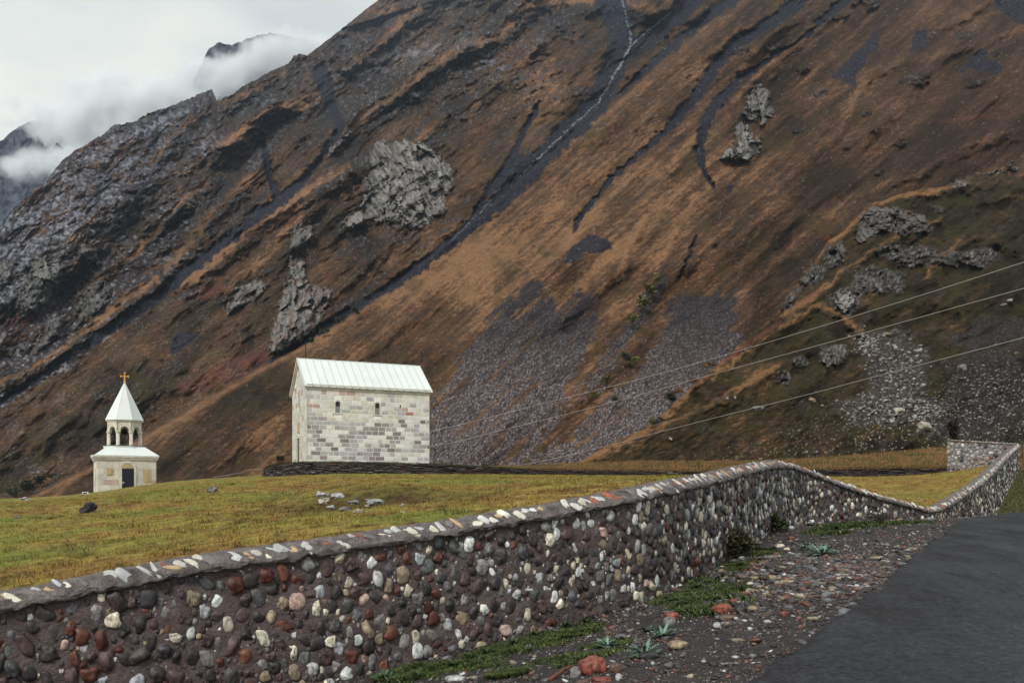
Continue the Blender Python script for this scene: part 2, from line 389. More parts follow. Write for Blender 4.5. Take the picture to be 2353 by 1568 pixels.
def tcol(X, Y):
    a = fbm(X * .5, Y * .5, 61, 4); c = mix(np.array((.085, .075, .026)), (.19, .10, .042), sstep(-.2, .5, a + .25 * sstep(0, 10, X) - .05)); return mix(c, (.05, .04, .015), sstep(.2, .7, fbm(X * 2, Y * 3, 62, 4)))
sheet('terrace', lambda X, Y: ZT(X, Y) + .12 * fbm(X * .4, Y * .4, 66, 4), np.linspace(-.36, 1.0, 420), np.linspace(60, 125, 160), tcol,
      lambda X, Y: (Y > terr_y(X) + .1) & (X > TERR[0, 0] - .4), M_field, off=3)
# ================================================================== pebble shapes
def ico(sub):
    bm = bmesh.new(); bmesh.ops.create_icosphere(bm, subdivisions=sub, radius=1); V = np.array([v.co[:] for v in bm.verts]); Fc = np.array([[v.index for v in f.verts] for f in bm.faces]); bm.free(); return V, Fc
ICO = {s: ico(s) for s in (1, 2, 3, 4)}
def lump(V, seed, amt, sc=1.1):
    o = []
    for v in V:
        p = Vector(v) * sc + Vector((seed * 3.7, seed * 1.3, -seed * 2.1)); o.append(1 + amt * mnoise.noise(p) + amt * .35 * mnoise.noise(p * 2.6))
    return V * np.array(o)[:, None]
def superell(V, e):
    W = np.sign(V) * np.abs(V) ** e; return W / (np.abs(W).max())
SHP = {1: [], 2: [], 3: []}
for s in (1, 2, 3):
    for k in range(14):
        V = lump(ICO[s][0], k + 1, (.30, .48, .70)[k % 3], 1.0 + .3 * (k % 4)); V = superell(V, .78 + .06 * (k % 4)); V[:, 0] += .25 * (V[:, 1] ** 2) * (1 if k % 2 else -1); SHP[s].append(V / np.abs(V).max(0))
def stones_mesh(name, items, sub):
    """items: centre, three axes (columns), colour, shape"""
    n = len(items); base = SHP[sub]; Fc = ICO[sub][1]; nv = len(ICO[sub][0])
    V = np.empty((n, nv, 3), dtype=np.float32); C = np.empty((n, nv, 3), dtype=np.float32)
    for i, (c, A, col, k) in enumerate(items):
        V[i] = base[k % 14] @ A.T + c; C[i] = col
    Fa = (np.arange(n)[:, None, None] * nv + Fc[None]).reshape(-1, 3)
    return V.reshape(-1, 3), Fa, C.reshape(-1, 3)
PAL = [(.030, .024, .026), (.045, .032, .033), (.055, .052, .056), (.11, .11, .115), (.20, .19, .185), (.085, .024, .016), (.12, .042, .026), (.075, .045, .045), (.54, .49, .39), (.60, .61, .60), (.30, .24, .16), (.34, .35, .37), (.40, .28, .24)]
PW = np.array([.13, .13, .10, .08, .08, .05, .04, .11, .10, .08, .05, .05, .02]); PW /= PW.sum()
def rcolr(s=None):
    w = PW.copy()
    if s is not None: w[8:10] *= .45 + .95 * float(sstep(S0 + 1, S0 + 9, s)); w[5:8] *= 1.5 - .6 * float(sstep(S0 + 1, S0 + 9, s)); w /= w.sum()
    c = np.array(PAL[rng.choice(len(PAL), p=w)]); return c * rng.uniform(.65, 1.2) * (1 + rng.normal(0, .02, 3))

def stone_mat(name, rough=.5, bump=.6, scale=14):
    m = mat(name, attr='Col', rough=rough, nscale=scale, namt=.5, bump=bump, bscale=scale * 2.2, bdist=.012, spec=.5)
    nt = m.node_tree; N = nt.nodes; L = nt.links; b = N['Principled BSDF']; old = b.inputs['Base Color'].links[0].from_socket
    tc = N.new('ShaderNodeTexCoord'); w = N.new('ShaderNodeTexNoise'); w.inputs['Scale'].default_value = scale * .8; w.inputs['Distortion'].default_value = 1.2; w.inputs['Detail'].default_value = 5; w.inputs['Roughness'].default_value = .7; mp = N.new('ShaderNodeMapping'); mp.inputs['Scale'].default_value = (1.6, 1.6, .7); mp.inputs['Rotation'].default_value = (.3, .5, .2); L.new(tc.outputs['Object'], mp.inputs[0])
    L.new(mp.outputs[0], w.inputs[0]); r = N.new('ShaderNodeMapRange'); r.inputs[1].default_value = .38; r.inputs[2].default_value = .50; r.inputs[3].default_value = .42; r.inputs[4].default_value = 1.1; L.new(w.outputs['Fac'], r.inputs[0])
    x = N.new('ShaderNodeVectorMath'); x.operation = 'SCALE'; L.new(old, x.inputs[0]); L.new(r.outputs[0], x.inputs['Scale']); L.new(x.outputs[0], b.inputs['Base Color'])
    return m
M_stone = stone_mat('river_stone')
M_mortar = mat('wall_mortar', (.098, .073, .071), rough=.62, nscale=6, namt=.45, bump=1.0, bscale=26, bdist=.035, cscale2=60, camt2=.3, spec=.45)
M_mortar_cap = mat('coping_mortar', (.150, .128, .125), rough=.7, nscale=6, namt=.6, bump=1.0, bscale=22, bdist=.05, cscale2=40, camt2=.4)

# ================================================================== the long cobbled wall
def surf(s, h):
    """point and normal of the wall face; h metres under the top"""
    c, t, n, sl = at_s(s)
    H = c[..., 2] - c[..., 3]
    off = .03 * fbm(s * .8, h * 1.3, 91, 3)
    p = np.stack([c[..., 0] + n[..., 0] * off, c[..., 1] + n[..., 1] * off, c[..., 2] - h], -1)
    return p, t, n, H, sl
wall = empty('cobbled_wall', (PATH[0, 0], PATH[0, 1], PATH[0, 3]), 'long winding wall of rounded river stones set in dark mortar, following the road across the whole foreground', 'wall')
S0 = PS[np.argmin(np.abs(PATH[:, 0] - P(0, 0, 8.65)[0]))] - 1.6
def wall_body():
    s = np.concatenate([np.arange(0, S0, .2), np.arange(S0, S0 + 22, .035), np.arange(S0 + 22, PS[-1], .08), [PS[-1]]])
    hh = np.linspace(.13, 1, 46)
    c, t, n, sl = at_s(s); H = c[:, 2] - c[:, 3] + .35
    Sg, Hg = np.meshgrid(s, hh, indexing='ij'); Hm = Hg * H[:, None] * 1.0; Hm[:, 0] = .13
    p, _, _, _, _ = surf(Sg, Hm)
    d = .022 * fbm(Sg * 4, Hm * 4, 92, 4) + .014 * ridged(Sg * 8, Hm * 8, 93, 3)
    p[..., 0] += n[:, None, 0] * d; p[..., 1] += n[:, None, 1] * d
    return link('mortar', mesh_np('mortar', p.reshape(-1, 3), gridfaces(len(s), len(hh))[:, ::-1]), M_mortar, wall, True)
wall_body()
def back_body():
    s = np.arange(0, PS[-1], .3); c, t, n, sl = at_s(s); prof = [(-.40, -.1), (-.40, -2.3)]
    V = np.stack([np.stack([c[:, 0] + n[:, 0] * o, c[:, 1] + n[:, 1] * o, c[:, 2] + z], -1) for o, z in prof], 1)
    return link('back_face', mesh_np('back_face', V.reshape(-1, 3), gridfaces(len(s), 2)), M_mortar, wall, True)
back_body()
CPROF = np.array([(-.42, -.20), (-.43, -.11), (-.37, -.03), (-.26, .025), (-.15, .035), (-.05, .015), (.03, -.035), (.075, -.09), (.088, -.125), (.075, -.155), (.045, -.165), (.01, -.16), (-.03, -.15)])
CT = np.linspace(0, 1, len(CPROF))
def cap_pt(s, u):
    c, t, n, sl = at_s(s); o = np.interp(u, CT, CPROF[:, 0]); z = np.interp(u, CT, CPROF[:, 1])
    lo = sstep(.5, .62, u)
    wob = 1 + lo * (.40 * perlin(s * 1.9, s * 0 + 1, 95) + .35 * perlin(s * 6, s * 0 + 2, 96)); z = np.where(z < -.06, -.06 + (z + .06) * wob, z)
    o = o + .026 * fbm(s * 6, u * 8, 97, 5, .6); z = z + .030 * fbm(s * 6, u * 8, 98, 5, .6)
    return np.stack([c[..., 0] + n[..., 0] * o, c[..., 1] + n[..., 1] * o, c[..., 2] + z], -1)
def coping():
    s = np.concatenate([np.arange(0, S0, .2), np.arange(S0, S0 + 22, .03), np.arange(S0 + 22, PS[-1] + .05, .08)]); u = np.linspace(0, 1, 34)
    Sg, Ug = np.meshgrid(s, u, indexing='ij')
    return link('coping', mesh_np('coping', cap_pt(Sg, Ug).reshape(-1, 3), gridfaces(len(s), len(u))), M_mortar_cap, wall, True)
coping()
def pack(smin, smax, h0, h1fn, rmin, rmax, n, asp=.74, grow=None, gap=.94):
    """non-overlapping stones, big ones first: s, h, r"""
    cell = rmax * 2.2; grid = {}; out = []
    for i in range(n):
        f = i / n; s = rng.uniform(smin, smax); g = grow(s) if grow else 1.0
        r = (rmax * (1 - f) ** 1.7 + rmin) * rng.uniform(.72, 1.05) * g
        h1 = h1fn(s); h = rng.uniform(h0 + r * .55, h1)
        k = (int(s / cell), int(h / cell)); ok = True
        for a in (-1, 0, 1):
            for b in (-1, 0, 1):
                for q in grid.get((k[0] + a, k[1] + b), ()):
                    if ((q[0] - s) / asp) ** 2 + (q[1] - h) ** 2 < ((q[2] + r) * gap) ** 2: ok = False; break
                if not ok: break
            if not ok: break
        if ok: out.append((s, h, r)); grid.setdefault(k, []).append((s, h, r))
    return out
def face_stones(lst, sub, vert=.8, depth=.62, pal=rcolr, surffn=surf):
    it = []
    for s, h, r in lst:
        p, t, n, H, sl = surffn(np.array(s), np.array(h)); T = np.array((t[0], t[1], 0)); Z = np.array((0, 0, 1.0)); Nn = np.array((n[0], n[1], 0))
        a = rng.normal(0, .28) if rng.random() < vert else rng.uniform(-1.5, 1.5)
        ra = r * rng.uniform(.52, .86); rb = r * rng.uniform(.84, 1.12); rd = min(ra, rb) * rng.uniform(.5, .8) * depth / .62
        e1 = T * math.cos(a) + Z * math.sin(a); e2 = -T * math.sin(a) + Z * math.cos(a)
        A = np.stack([e1 * ra, e2 * rb, Nn * rd], 1); it.append((p + Nn * rd * rng.uniform(-.45, .22), A, (pal(s) if pal is rcolr else pal()), int(rng.integers(14))))
    return it
Hs = lambda s: float(np.interp(s, PS, PATH[:, 2] - PATH[:, 3])) + .05
sA = S0; sB = S0 + 9.5; sC = S0 + 21
near = pack(sA, sB, .17, Hs, .026, .120, 34000, gap=.86, grow=lambda s: 1.0 - .25 * (s - sA) / (sB - sA))
near = near + [q for q in pack(sA, sB, .17, Hs, .014, .03, 14000, gap=.95) if all(((q[0] - p[0]) / .74) ** 2 + (q[1] - p[1]) ** 2 > ((q[2] + p[2]) * .80) ** 2 for p in near)]
mid = pack(sB, sC, .17, Hs, .022, .10, 32000, gap=.87)
farl = pack(sC, PS[-1], .17, Hs, .035, .105, 26000, gap=.87)
V1, F1, C1 = stones_mesh('n', face_stones(near, 3), 3)
V2, F2, C2 = stones_mesh('m', face_stones(mid, 2), 2)
V3, F3, C3 = stones_mesh('f', face_stones(farl, 1), 1)
print('wall stones', len(near), len(mid), len(farl))
link('cobble_facing', mesh_np('cobble_facing', np.concatenate([V1, V2, V3]), np.concatenate([F1, F2 + len(V1), F3 + len(V1) + len(V2)]), np.concatenate([C1, C2, C3])), M_stone, wall, True)
def cap_stones():
    it = []; s = S0
    while s < PS[-1] - .1:
        fars = s > S0 + 12; L_ = rng.uniform(.06, .145); W_ = rng.uniform(.022, .060)
        u = rng.uniform(.44, .53); p = cap_pt(np.array(s), np.array(u)); q = cap_pt(np.array(s), np.array(u + .09)); t2 = cap_pt(np.array(s + .1), np.array(u))
        dn = q - p; dn /= np.linalg.norm(dn); tt = t2 - p; tt /= np.linalg.norm(tt); a = rng.normal(.88, .22)
        e1 = dn * math.cos(a) + tt * math.sin(a); e1 /= np.linalg.norm(e1); nn = np.cross(tt, dn); nn /= np.linalg.norm(nn)
        if nn[2] < 0: nn = -nn
        e2 = np.cross(nn, e1)
        k = rng.random()
        if k < .62: col = mix(np.array((.58, .54, .44)), (.42, .43, .45), rng.random()) * rng.uniform(.8, 1.2)
        elif k < .74: col = np.array((.30, .10, .06)) * rng.uniform(.7, 1.2)
        elif k < .84: col = np.array((.42, .30, .16))
        else: col = np.array((.17, .15, .15))
        if s > S0 + 6: col = col * 1.15; W_ *= 1.12
        A = np.stack([e1 * L_, e2 * W_, nn * .024], 1)
        if rng.random() < .97: it.append((p - nn * rng.uniform(.008, .017), A, col, int(rng.integers(14))))
        s += W_ * 1.3 + L_ * .38 + (abs(rng.normal(0, .015)) if rng.random() < .85 else rng.uniform(.03, .14))
    V, Fa, C = stones_mesh('c', it, 3)
    link('coping_stones', mesh_np('coping_stones', V, Fa, C), M_capstone, wall, True)
M_capstone = mat('coping_stone', attr='Col', rough=.6, nscale=12, namt=.22, bump=.4, bscale=30, bdist=.008)
cap_stones()

# ================================================================== pale end wall, square on to the camera
def end_wall():
    a = P(2340, 1022, 55.5); b = P(2176, 1012, 57.5); e = empty('cobbled_wall', (b[0], b[1], b[2] - 2), 'short pale wall of grey and white stones turning off the far right end of the long wall', 'wall')
    d = (a - b); Lg = np.hypot(d[0], d[1]); t = np.array((d[0], d[1])) / Lg; n = np.array((t[1], -t[0]))
    if n[1] > 0: n = -n
    def sf(s, h):
        base = np.stack([b[0] + t[0] * s, b[1] + t[1] * s, b[2] + (a[2] - b[2]) * s / Lg - h], -1)
        return base, np.array(t), n, 2.0, 0
    m = MB(); T3 = np.array((t[0], t[1], 0)); N3 = np.array((n[0], n[1], 0)); dz = np.array((0, 0, (a[2] - b[2])))
    B = b.copy(); up = np.array((0, 0, 2.25))
    m.box(B - up - N3 * .45, T3 * Lg + dz, N3 * .44, up)
    m.build('mortar', mat('pale_mortar', (.16, .15, .15), rough=.8, nscale=3, namt=.4, bump=.6, bscale=12), e)
    c = MB(); c.box(B - N3 * .5 - T3 * .02, T3 * (Lg + .04) + dz, N3 * .55, (0, 0, .10)); c.build('coping', M_mortar_cap, e)
    def pp():
        k = rng.random()
        if k < .5: return np.array((.34, .34, .35)) * rng.uniform(.6, 1.3)
        if k < .7: return np.array((.34, .29, .23)) * rng.uniform(.7, 1.1)
        if k < .8: return np.array((.14, .05, .04))
        if k < .9: return np.array((.03, .03, .035))
        return np.array((.5, .5, .48))
    st = pack(.05, Lg - .05, .0, lambda s: 2.1, .05, .13, 5000, asp=.95, gap=.9)
    V, Fa, C = stones_mesh('e', face_stones(st, 2, .4, .4, pp, sf), 2); link('cobble_facing', mesh_np('cf', V, Fa, C), M_stone, e, True)
    it = []
    for s in np.arange(.1, Lg, .2):
        p, _, _, _, _ = sf(np.array(s), np.array(-.06)); it.append((p + N3 * .04, np.stack([T3 * .09, np.array((0, 0, .05)), N3 * .06], 1), np.array((.45, .42, .36)) * rng.uniform(.3, 1.2), int(rng.integers(14))))
    V, Fa, C = stones_mesh('e', it, 2); link('coping_stones', mesh_np('cs', V, Fa, C), M_capstone, e, True)
end_wall()

# ================================================================== dry stone terrace wall
def dry_wall():
    e = empty('dry_stone_wall', (TERR[0, 0], TERR[0, 1], TERR[0, 3]), 'low dark wall of stacked flat slates with turf on top, holding the terrace below the stone church', 'wall')
    sg = np.hypot(*np.diff(TERR[:, :2], axis=0).T); ss = np.concatenate([[0], np.cumsum(sg)])
    def at(s):
        X, Y, zt, zb = [np.interp(s, ss, TERR[:, k]) for k in range(4)]; X2, Y2 = [np.interp(s + .3, ss, TERR[:, k]) for k in range(2)]; X1, Y1 = [np.interp(s - .3, ss, TERR[:, k]) for k in range(2)]
        t = np.array((X2 - X1, Y2 - Y1, 0)); t /= np.linalg.norm(t); return X, Y, zt, zb, t
    m = MB(); b = MB()
    for s0 in np.arange(0, ss[-1], 1.0):
        X, Y, zt, zb, t = at(s0); X2, Y2, zt2, zb2, _ = at(min(s0 + 1.0, ss[-1])); n = np.array((t[1], -t[0], 0))
        q = [np.array((X, Y, zb - .4)) - n * .1, np.array((X2, Y2, zb2 - .4)) - n * .1, np.array((X2, Y2, zt2 - .04)) - n * .1, np.array((X, Y, zt - .04)) - n * .1]; b.prism(q, -n * .5, (.018, .015, .014))
    b.build('core', M_slate_core, e)
    rows = 11
    for r in range(rows):
        s = -rng.uniform(0, .3)
        while s < ss[-1]:
            L_ = rng.uniform(.18, .75); X, Y, zt, zb, t = at(min(max(s, .01), ss[-1])); n = np.array((t[1], -t[0], 0)); hh = (zt - zb + .12) / rows
            z = zb - .1 + r * hh + .04 * math.sin(s * 2 + r); z += rng.normal(0, .012)
            if z + hh < zt + .04:
                pr = rng.uniform(-.03, .07); th = hh * rng.uniform(.55, .95); tl = rng.normal(0, .03)
                k = rng.random(); col = np.array((.03, .024, .024)) if k < .5 else np.array((.055, .046, .046)) if k < .8 else np.array((.075, .036, .026)) if k < .93 else np.array((.13, .12, .12))
                ax = t * L_ * .96 + np.array((0, 0, tl)); m.box(np.array((X, Y, z)) - n * .12, ax, n * (.12 + pr), (0, 0, th), col * rng.uniform(.7, 1.3))
            s += L_
    o = m.build('slates', M_slate, e)
    mod = o.modifiers.new('Bevel', 'BEVEL'); mod.width = .012; mod.segments = 1
    # turf along the top
    g = []; 
    tv = []; tf = []; tc = []
    for i in range(9000):
        s = rng.uniform(0, ss[-1]); X, Y, zt, zb, t = at(s); dry = (.2, .11, .04) if s > 24 and rng.random() < .6 else (.055, .06, .018)
        p = np.array((X, Y, zt - .03)) + np.array((rng.normal(0, .04), rng.uniform(-.06, .5), 0)); hgt = rng.uniform(.06, .2) * (1.25 if s > 24 else .8); l = rng.normal(0, .05, 2); w = .02
        k = len(tv); tv += [p - (w, 0, 0), p + (w, 0, 0), p + (l[0], l[1] - .05, hgt)]; tf.append((k, k + 1, k + 2)); tc += [np.array(dry) * rng.uniform(.6, 1.3)] * 3
    link('turf', mesh_np('turf', tv, tf, np.array(tc)), M_blade, e)
M_slate = mat('slate', attr='Col', rough=.6, nscale=5, namt=.4, bump=.5, bscale=12, bdist=.03)
M_slate_core = mat('slate_core', attr='Col', rough=.9)
M_blade = mat('blade', attr='Col', rough=.8, spec=.2)
dry_wall()
# ================================================================== buildings
def stone_wall_mat(name, scale=.9):
    return mat(name, attr='Col', rough=.85, nscale=1.7, namt=.16, bump=.35, bscale=9, bdist=.02, cscale2=14, camt2=.12, spec=.3)
M_ashlar = stone_wall_mat('ashlar')
M_joint = mat('lime_joint', (.80, .785, .74), rough=.9, nscale=2, namt=.1)
M_trim = mat('carved_stone', (.57, .535, .46), rough=.85, nscale=3, namt=.2, bump=.3, bscale=12, cscale2=.9, camt2=.15)
M_metal = mat('white_roof_metal', (.68, .72, .705), rough=.38, nscale=.6, namt=.05, spec=.5)
M_dark = mat('dark_glass', (.012, .013, .016), rough=.3)
M_glass = mat('grey_glass', (.16, .18, .20), rough=.15, spec=.8)
M_door = mat('navy_door', (.006, .009, .018), rough=.5, nscale=3, namt=.3)
M_gold = mat('gilding', (.62, .33, .08), rough=.35, metal=.6, nscale=14, namt=.25)
M_relief = mat('carved_relief', (.46, .36, .20), rough=.85, nscale=5, namt=.2, bump=.8, bscale=9, bdist=.05)
M_black = mat('black_metal', (.01, .01, .012), rough=.5)
M_white = mat('white_metal', (.7, .7, .7), rough=.4)

def courses(m, O, T, N, x0, x1, z0, z1, rowh, wmin, wmax, colfn, holes=(), top=None, proud=.018, joint=.055, skip=0.0):
    """coursed blocks on a face: O origin, T along, N outward, holes (x0,x1,z0,z1); top(x) gives the height limit"""
    z = z0; r = 0
    while z < z1 - .05:
        hh = min(rowh * rng.uniform(.9, 1.1), z1 - z)
        if z1 - (z + hh) < rowh * .4: hh = z1 - z
        x = x0 - rng.uniform(0, .1); x = x0
        first = True
        while x < x1 - .02:
            w = rng.uniform(wmin, wmax)
            if first and r % 2: w *= .6
            first = False
            if x + w > x1 - wmin * .5: w = x1 - x
            a, b, c, d = x + joint / 2, x + w - joint / 2, z + joint / 2, z + hh - joint / 2
            segs = [(a, b)]
            for h in holes:
                if c < h[3] and d > h[2]:
                    ns = []
                    for (p, q) in segs:
                        if q <= h[0] or p >= h[1]: ns.append((p, q))
                        else:
                            if p < h[0] - .06: ns.append((p, h[0]))
                            if q > h[1] + .06: ns.append((h[1], q))
                    segs = ns
            for p, q in segs:
                dd = d
                if top: dd = min(d, min(top(p), top(q)))
                if dd - c > .06:
                    pr = proud * rng.uniform(.75, 1.25); m.box(O + T * p + np.array((0, 0, c)), T * (q - p), N * pr, (0, 0, dd - c), colfn((p + q) / 2, (c + dd) / 2))
            x += w
        z += hh; r += 1

def church():
    C0 = np.array((-15.94, 66.0, 3.45)); D = np.array((.912, .41, 0.)); D /= np.linalg.norm(D); Q = np.array((-D[1], D[0], 0.))      # along the front, and back
    Lf, Wd, He, Hr = 10.0, 6.5, 6.55, 9.0
    e = empty('stone_church', C0, 'small pale block-built church with a white metal gable roof, standing on the terrace', 'church')
    up = np.array((0, 0, 1.0)); NF = -Q; NL = -D
    wz = 2.35 + 2.75
    # positions along the front from the frame
    def along(px): u = (px - CX) / F; return (u * C0[1] - C0[0]) / (D[0] - u * D[1])
    w1, w2 = along(775.5), along(866.5)
    zof = lambda px, s: ZC - (1130 + 0) * 0 + (HY - px) / F * (C0[1] + D[1] * s) - C0[2]
    wt1, wb1 = zof(921, w1), zof(947, w1); wt2, wb2 = zof(925, w2), zof(951, w2)
    # core with gable
    m = MB(); prof = [C0 + D * .0, C0 + Q * Wd, C0 + Q * Wd + up * He, C0 + Q * Wd / 2 + up * (Hr - .12), C0 + up * He]
    m.prism(prof, D * Lf, (.6, .58, .54)); m.build('wall_core', M_joint, e)
    def cf(x, z):
        f = z / He; k = rng.random(); g = rng.uniform(.85, 1.1)
        warm = np.array((.60, .575, .49)); pale = np.array((.68, .665, .61)); gry = np.array((.43, .415, .41)); drk = np.array((.25, .22, .215)); pink = np.array((.50, .37, .31)); red = np.array((.36, .19, .145))
        if z > He - .75 and k < .2: return pink * g
        if .55 < f < .93 and 1.8 < x < 7.2: return (pale if k < .2 else warm) * g if k < .86 else gry * g
        if f > .6: return (pink if k < .05 else red if k < .075 else gry if k < .3 else pale if k < .8 else warm) * g
        lim = .16 + .12 * (x > 5) + (.1 if .1 < f < .5 else 0)
        if k < lim: return drk * rng.uniform(.8, 1.6)
        return (gry if k < .52 else pale if k < .85 else np.array((.44, .42, .43))) * g
    m = MB(); hol = [(w1 - .32, w1 + .32, wb1 - .12, wt1 + .16), (w2 - .32, w2 + .32, wb2 - .12, wt2 + .16)]
    courses(m, C0, D, NF, 0.0, Lf, 0, He - .38, .345, .42, .78, cf, hol)
    m.build('front_blocks', M_ashlar, e)
    m = MB(); lc = lambda x, z: np.array((.58, .57, .52)) * rng.uniform(.86, 1.08) if rng.random() < .93 else np.array((.45, .33, .27))
    gab = lambda x: He - .1 + (Hr - He) * (1 - abs(x - Wd / 2) / (Wd / 2)) - .12
    dx0, dx1 = 2.75, 3.85
    courses(m, C0 + Q * 0, Q, NL, 0, Wd, 0, Hr, .42, .6, 1.2, lc, [(dx0 - .1, dx1 + .1, -.1, 2.55), (3.1, 3.9, 2.75, 3.75), (3.2, 3.5, 5.0, 6.5)], top=gab, joint=.012, proud=.012)
    m.build('side_blocks', M_ashlar, e)
    # quoins
    m = MB(); z = 0; k = 0
    while z < He - .4:
        h = .345; m.box(C0 + NF * .0 - D * .03 + up * z + Q * .0, D * .055, NF * .028, up * (h - .02), (.5, .49, .45)); z += h; k += 1
    m.build('corner_blocks', M_ashlar, e)
    # door on the side
    d = MB(); d.box(C0 + Q * dx0 + NL * .004 - up * .1, Q * (dx1 - dx0), NL * .006, up * 2.6, (.1, .09, .08)); o = d.build('door', mat('old_wood_door', (.085, .075, .065), rough=.7, nscale=6, namt=.3), e)
    f = MB()
    f.box(C0 + Q * (dx0 - .22) + NL * .0, Q * .2, NL * .10, up * 2.72, (.5, .47, .4)); f.box(C0 + Q * dx1, Q * .2, NL * .10, up * 2.72, (.5, .47, .4)); f.box(C0 + Q * (dx0 - .02) + up * 2.52, Q * (dx1 - dx0 + .02), NL * .09, up * .2, (.5, .47, .4)); f.build('door_frame', M_trim, o)
    h = MB(); h.box(C0 + Q * (dx0 + .12) + NL * .01 + up * 1.0, Q * .12, NL * .06, up * .04); h.build('handle', M_black, o)
    r = MB(); r.box(C0 + Q * 3.02 + NL * .01 + up * 2.95, Q * .75, NL * .07, up * .85)
    for i, (a, b, w, hh) in enumerate([(.3, .45, .14, .3), (.12, .12, .5, .07), (.32, .1, .1, .5)]): r.box(C0 + Q * (3.02 + a) + NL * .08 + up * (2.95 + b), Q * w, NL * .035, up * hh)
    r.build('relief_panel', M_relief, e)
    s = MB(); s.box(C0 + Q * 3.25 + NL * .004 + up * 5.05, Q * .2, NL * .006, up * 1.4); s.build('slit_window', M_dark, e)
    # arched windows on the front
    for wx, zt, zb in ((w1, wt1, wb1), (w2, wt2, wb2)):
        hw = .18; n = 10; zs = zt - hw
        arc = lambda rr: [(rr * math.cos(math.pi * i / n), rr * math.sin(math.pi * i / n)) for i in range(n + 1)]
        fr = MB(); out = [(.31, zb), (.31, zs)] + [(a * .31 / 1 if 0 else x * .31, zs + y * .31) for x, y in [(math.cos(math.pi * i / n), math.sin(math.pi * i / n)) for i in range(n + 1)]] + [(-.31, zb)]
        inn = [(hw, zb), (hw, zs)] + [(x * hw, zs + y * hw) for x, y in [(math.cos(math.pi * i / n), math.sin(math.pi * i / n)) for i in range(n + 1)]] + [(-hw, zb)]
        vs = []; k = len(out)
        for pl in (out, inn):
            for x, z in pl: vs.append(C0 + D * (wx + x) + up * z + NF * .024)
        for pl in (out, inn):
            for x, z in pl: vs.append(C0 + D * (wx + x) + up * z - NF * .12)
        fs = [(i, i + 1, k + i + 1, k + i) for i in range(k - 1)] + [(k + i, k + i + 1, 3 * k + i + 1, 3 * k + i) for i in range(k - 1)] + [(i, i + 1, 2 * k + i + 1, 2 * k + i) for i in range(k - 1)]
        fr.add(vs, fs, (.5, .47, .40))
        w = MB(); w.prism([C0 + D * (wx + x) + up * z + NF * .002 for x, z in inn], NF * .004, (.01, .01, .01)); wo = w.build('window', M_dark, e)
        fr.build('frame', M_trim, wo)
        p = MB(); zm = zb + (zt - zb) * .52; p.box(C0 + D * (wx - hw + .015) + up * (zb + .02) + NF * .006, D * (2 * hw - .03), NF * .006, up * (zm - zb)); p.build('pane', M_glass, wo)
        q = MB(); q.box(C0 + D * (wx - .36) + up * (zb - .11), D * .72, NF * .06, up * .10); q.build('sill', M_trim, wo)
    q = MB(); sx = along(918); q.box(C0 + D * sx + up * (He - 1.55), D * .09, NF * .022, up * .26); q.build('putlog_hole', M_black, e)
    # cornices
    c = MB()
    for off, z0, z1 in ((.08, -.38, -.22), (.14, -.22, -.08), (.20, -.08, .02)):
        c.box(C0 - D * .05 + up * (He + z0), D * (Lf + .1), NF * off, up * (z1 - z0)); c.box(C0 + Q * Wd - D * .05 + up * (He + z0), D * (Lf + .1), -NF * off, up * (z1 - z0))
    c.build('cornice', M_trim, e)
    ha = math.atan2(Hr - He, Wd / 2)
    g = MB(); sl1 = Q * math.cos(ha) + up * math.sin(ha); pn = -Q * math.sin(ha) + up * math.cos(ha); Ls = (Wd / 2) / math.cos(ha)
    sl2 = -Q * math.cos(ha) + up * math.sin(ha); pn2 = Q * math.sin(ha) + up * math.cos(ha)
    for (o, sl, pp) in ((C0 + up * He, sl1, pn), (C0 + up * He + Q * Wd, sl2, pn2)):
        g.box(o - sl * .3 - pp * .26 - D * .0, sl * (Ls + .3), NL * .13, pp * .12); g.box(o - sl * .3 - pp * .14, sl * (Ls + .3), NL * .22, pp * .10)
    g.build('gable_cornice', M_trim, e)
    # roof: two slabs with standing seams
    rf = MB(); seams = MB(); ovx = .22; ove = .30
    for k, (o, sl, pp) in enumerate(((C0 + up * He, sl1, pn), (C0 + up * He + Q * Wd, sl2, pn2))):
        rf.box(o - sl * ove - D * ovx + pp * (-.035), D * (Lf + 2 * ovx), sl * (Ls + ove + (.02 if k == 0 else 0)), pp * .06, (.8, .8, .8))
        for i in range(18):
            x = -ovx + .02 + (Lf + 2 * ovx - .06) * i / 17; seams.box(o - sl * (ove - .015) + D * x + pp * .02, D * .035, sl * (Ls + ove - .01), pp * .055)
            if k == 0 and 0 < i < 17: seams.box(o - sl * (ove + .01) + D * (x - .02) + pp * .03, D * .08, sl * .05, pp * .075)
    ro = rf.build('roof', M_metal, e); seams.build('standing_seams', mat('seam_metal', (.50, .55, .55), rough=.4), ro)
    rd = MB(); rd.box(C0 + Q * (Wd / 2 - .09) - D * ovx + up * (Hr - .02), D * (Lf + 2 * ovx), Q * .18, up * .05); rd.build('ridge_cap', M_metal, ro)
church()

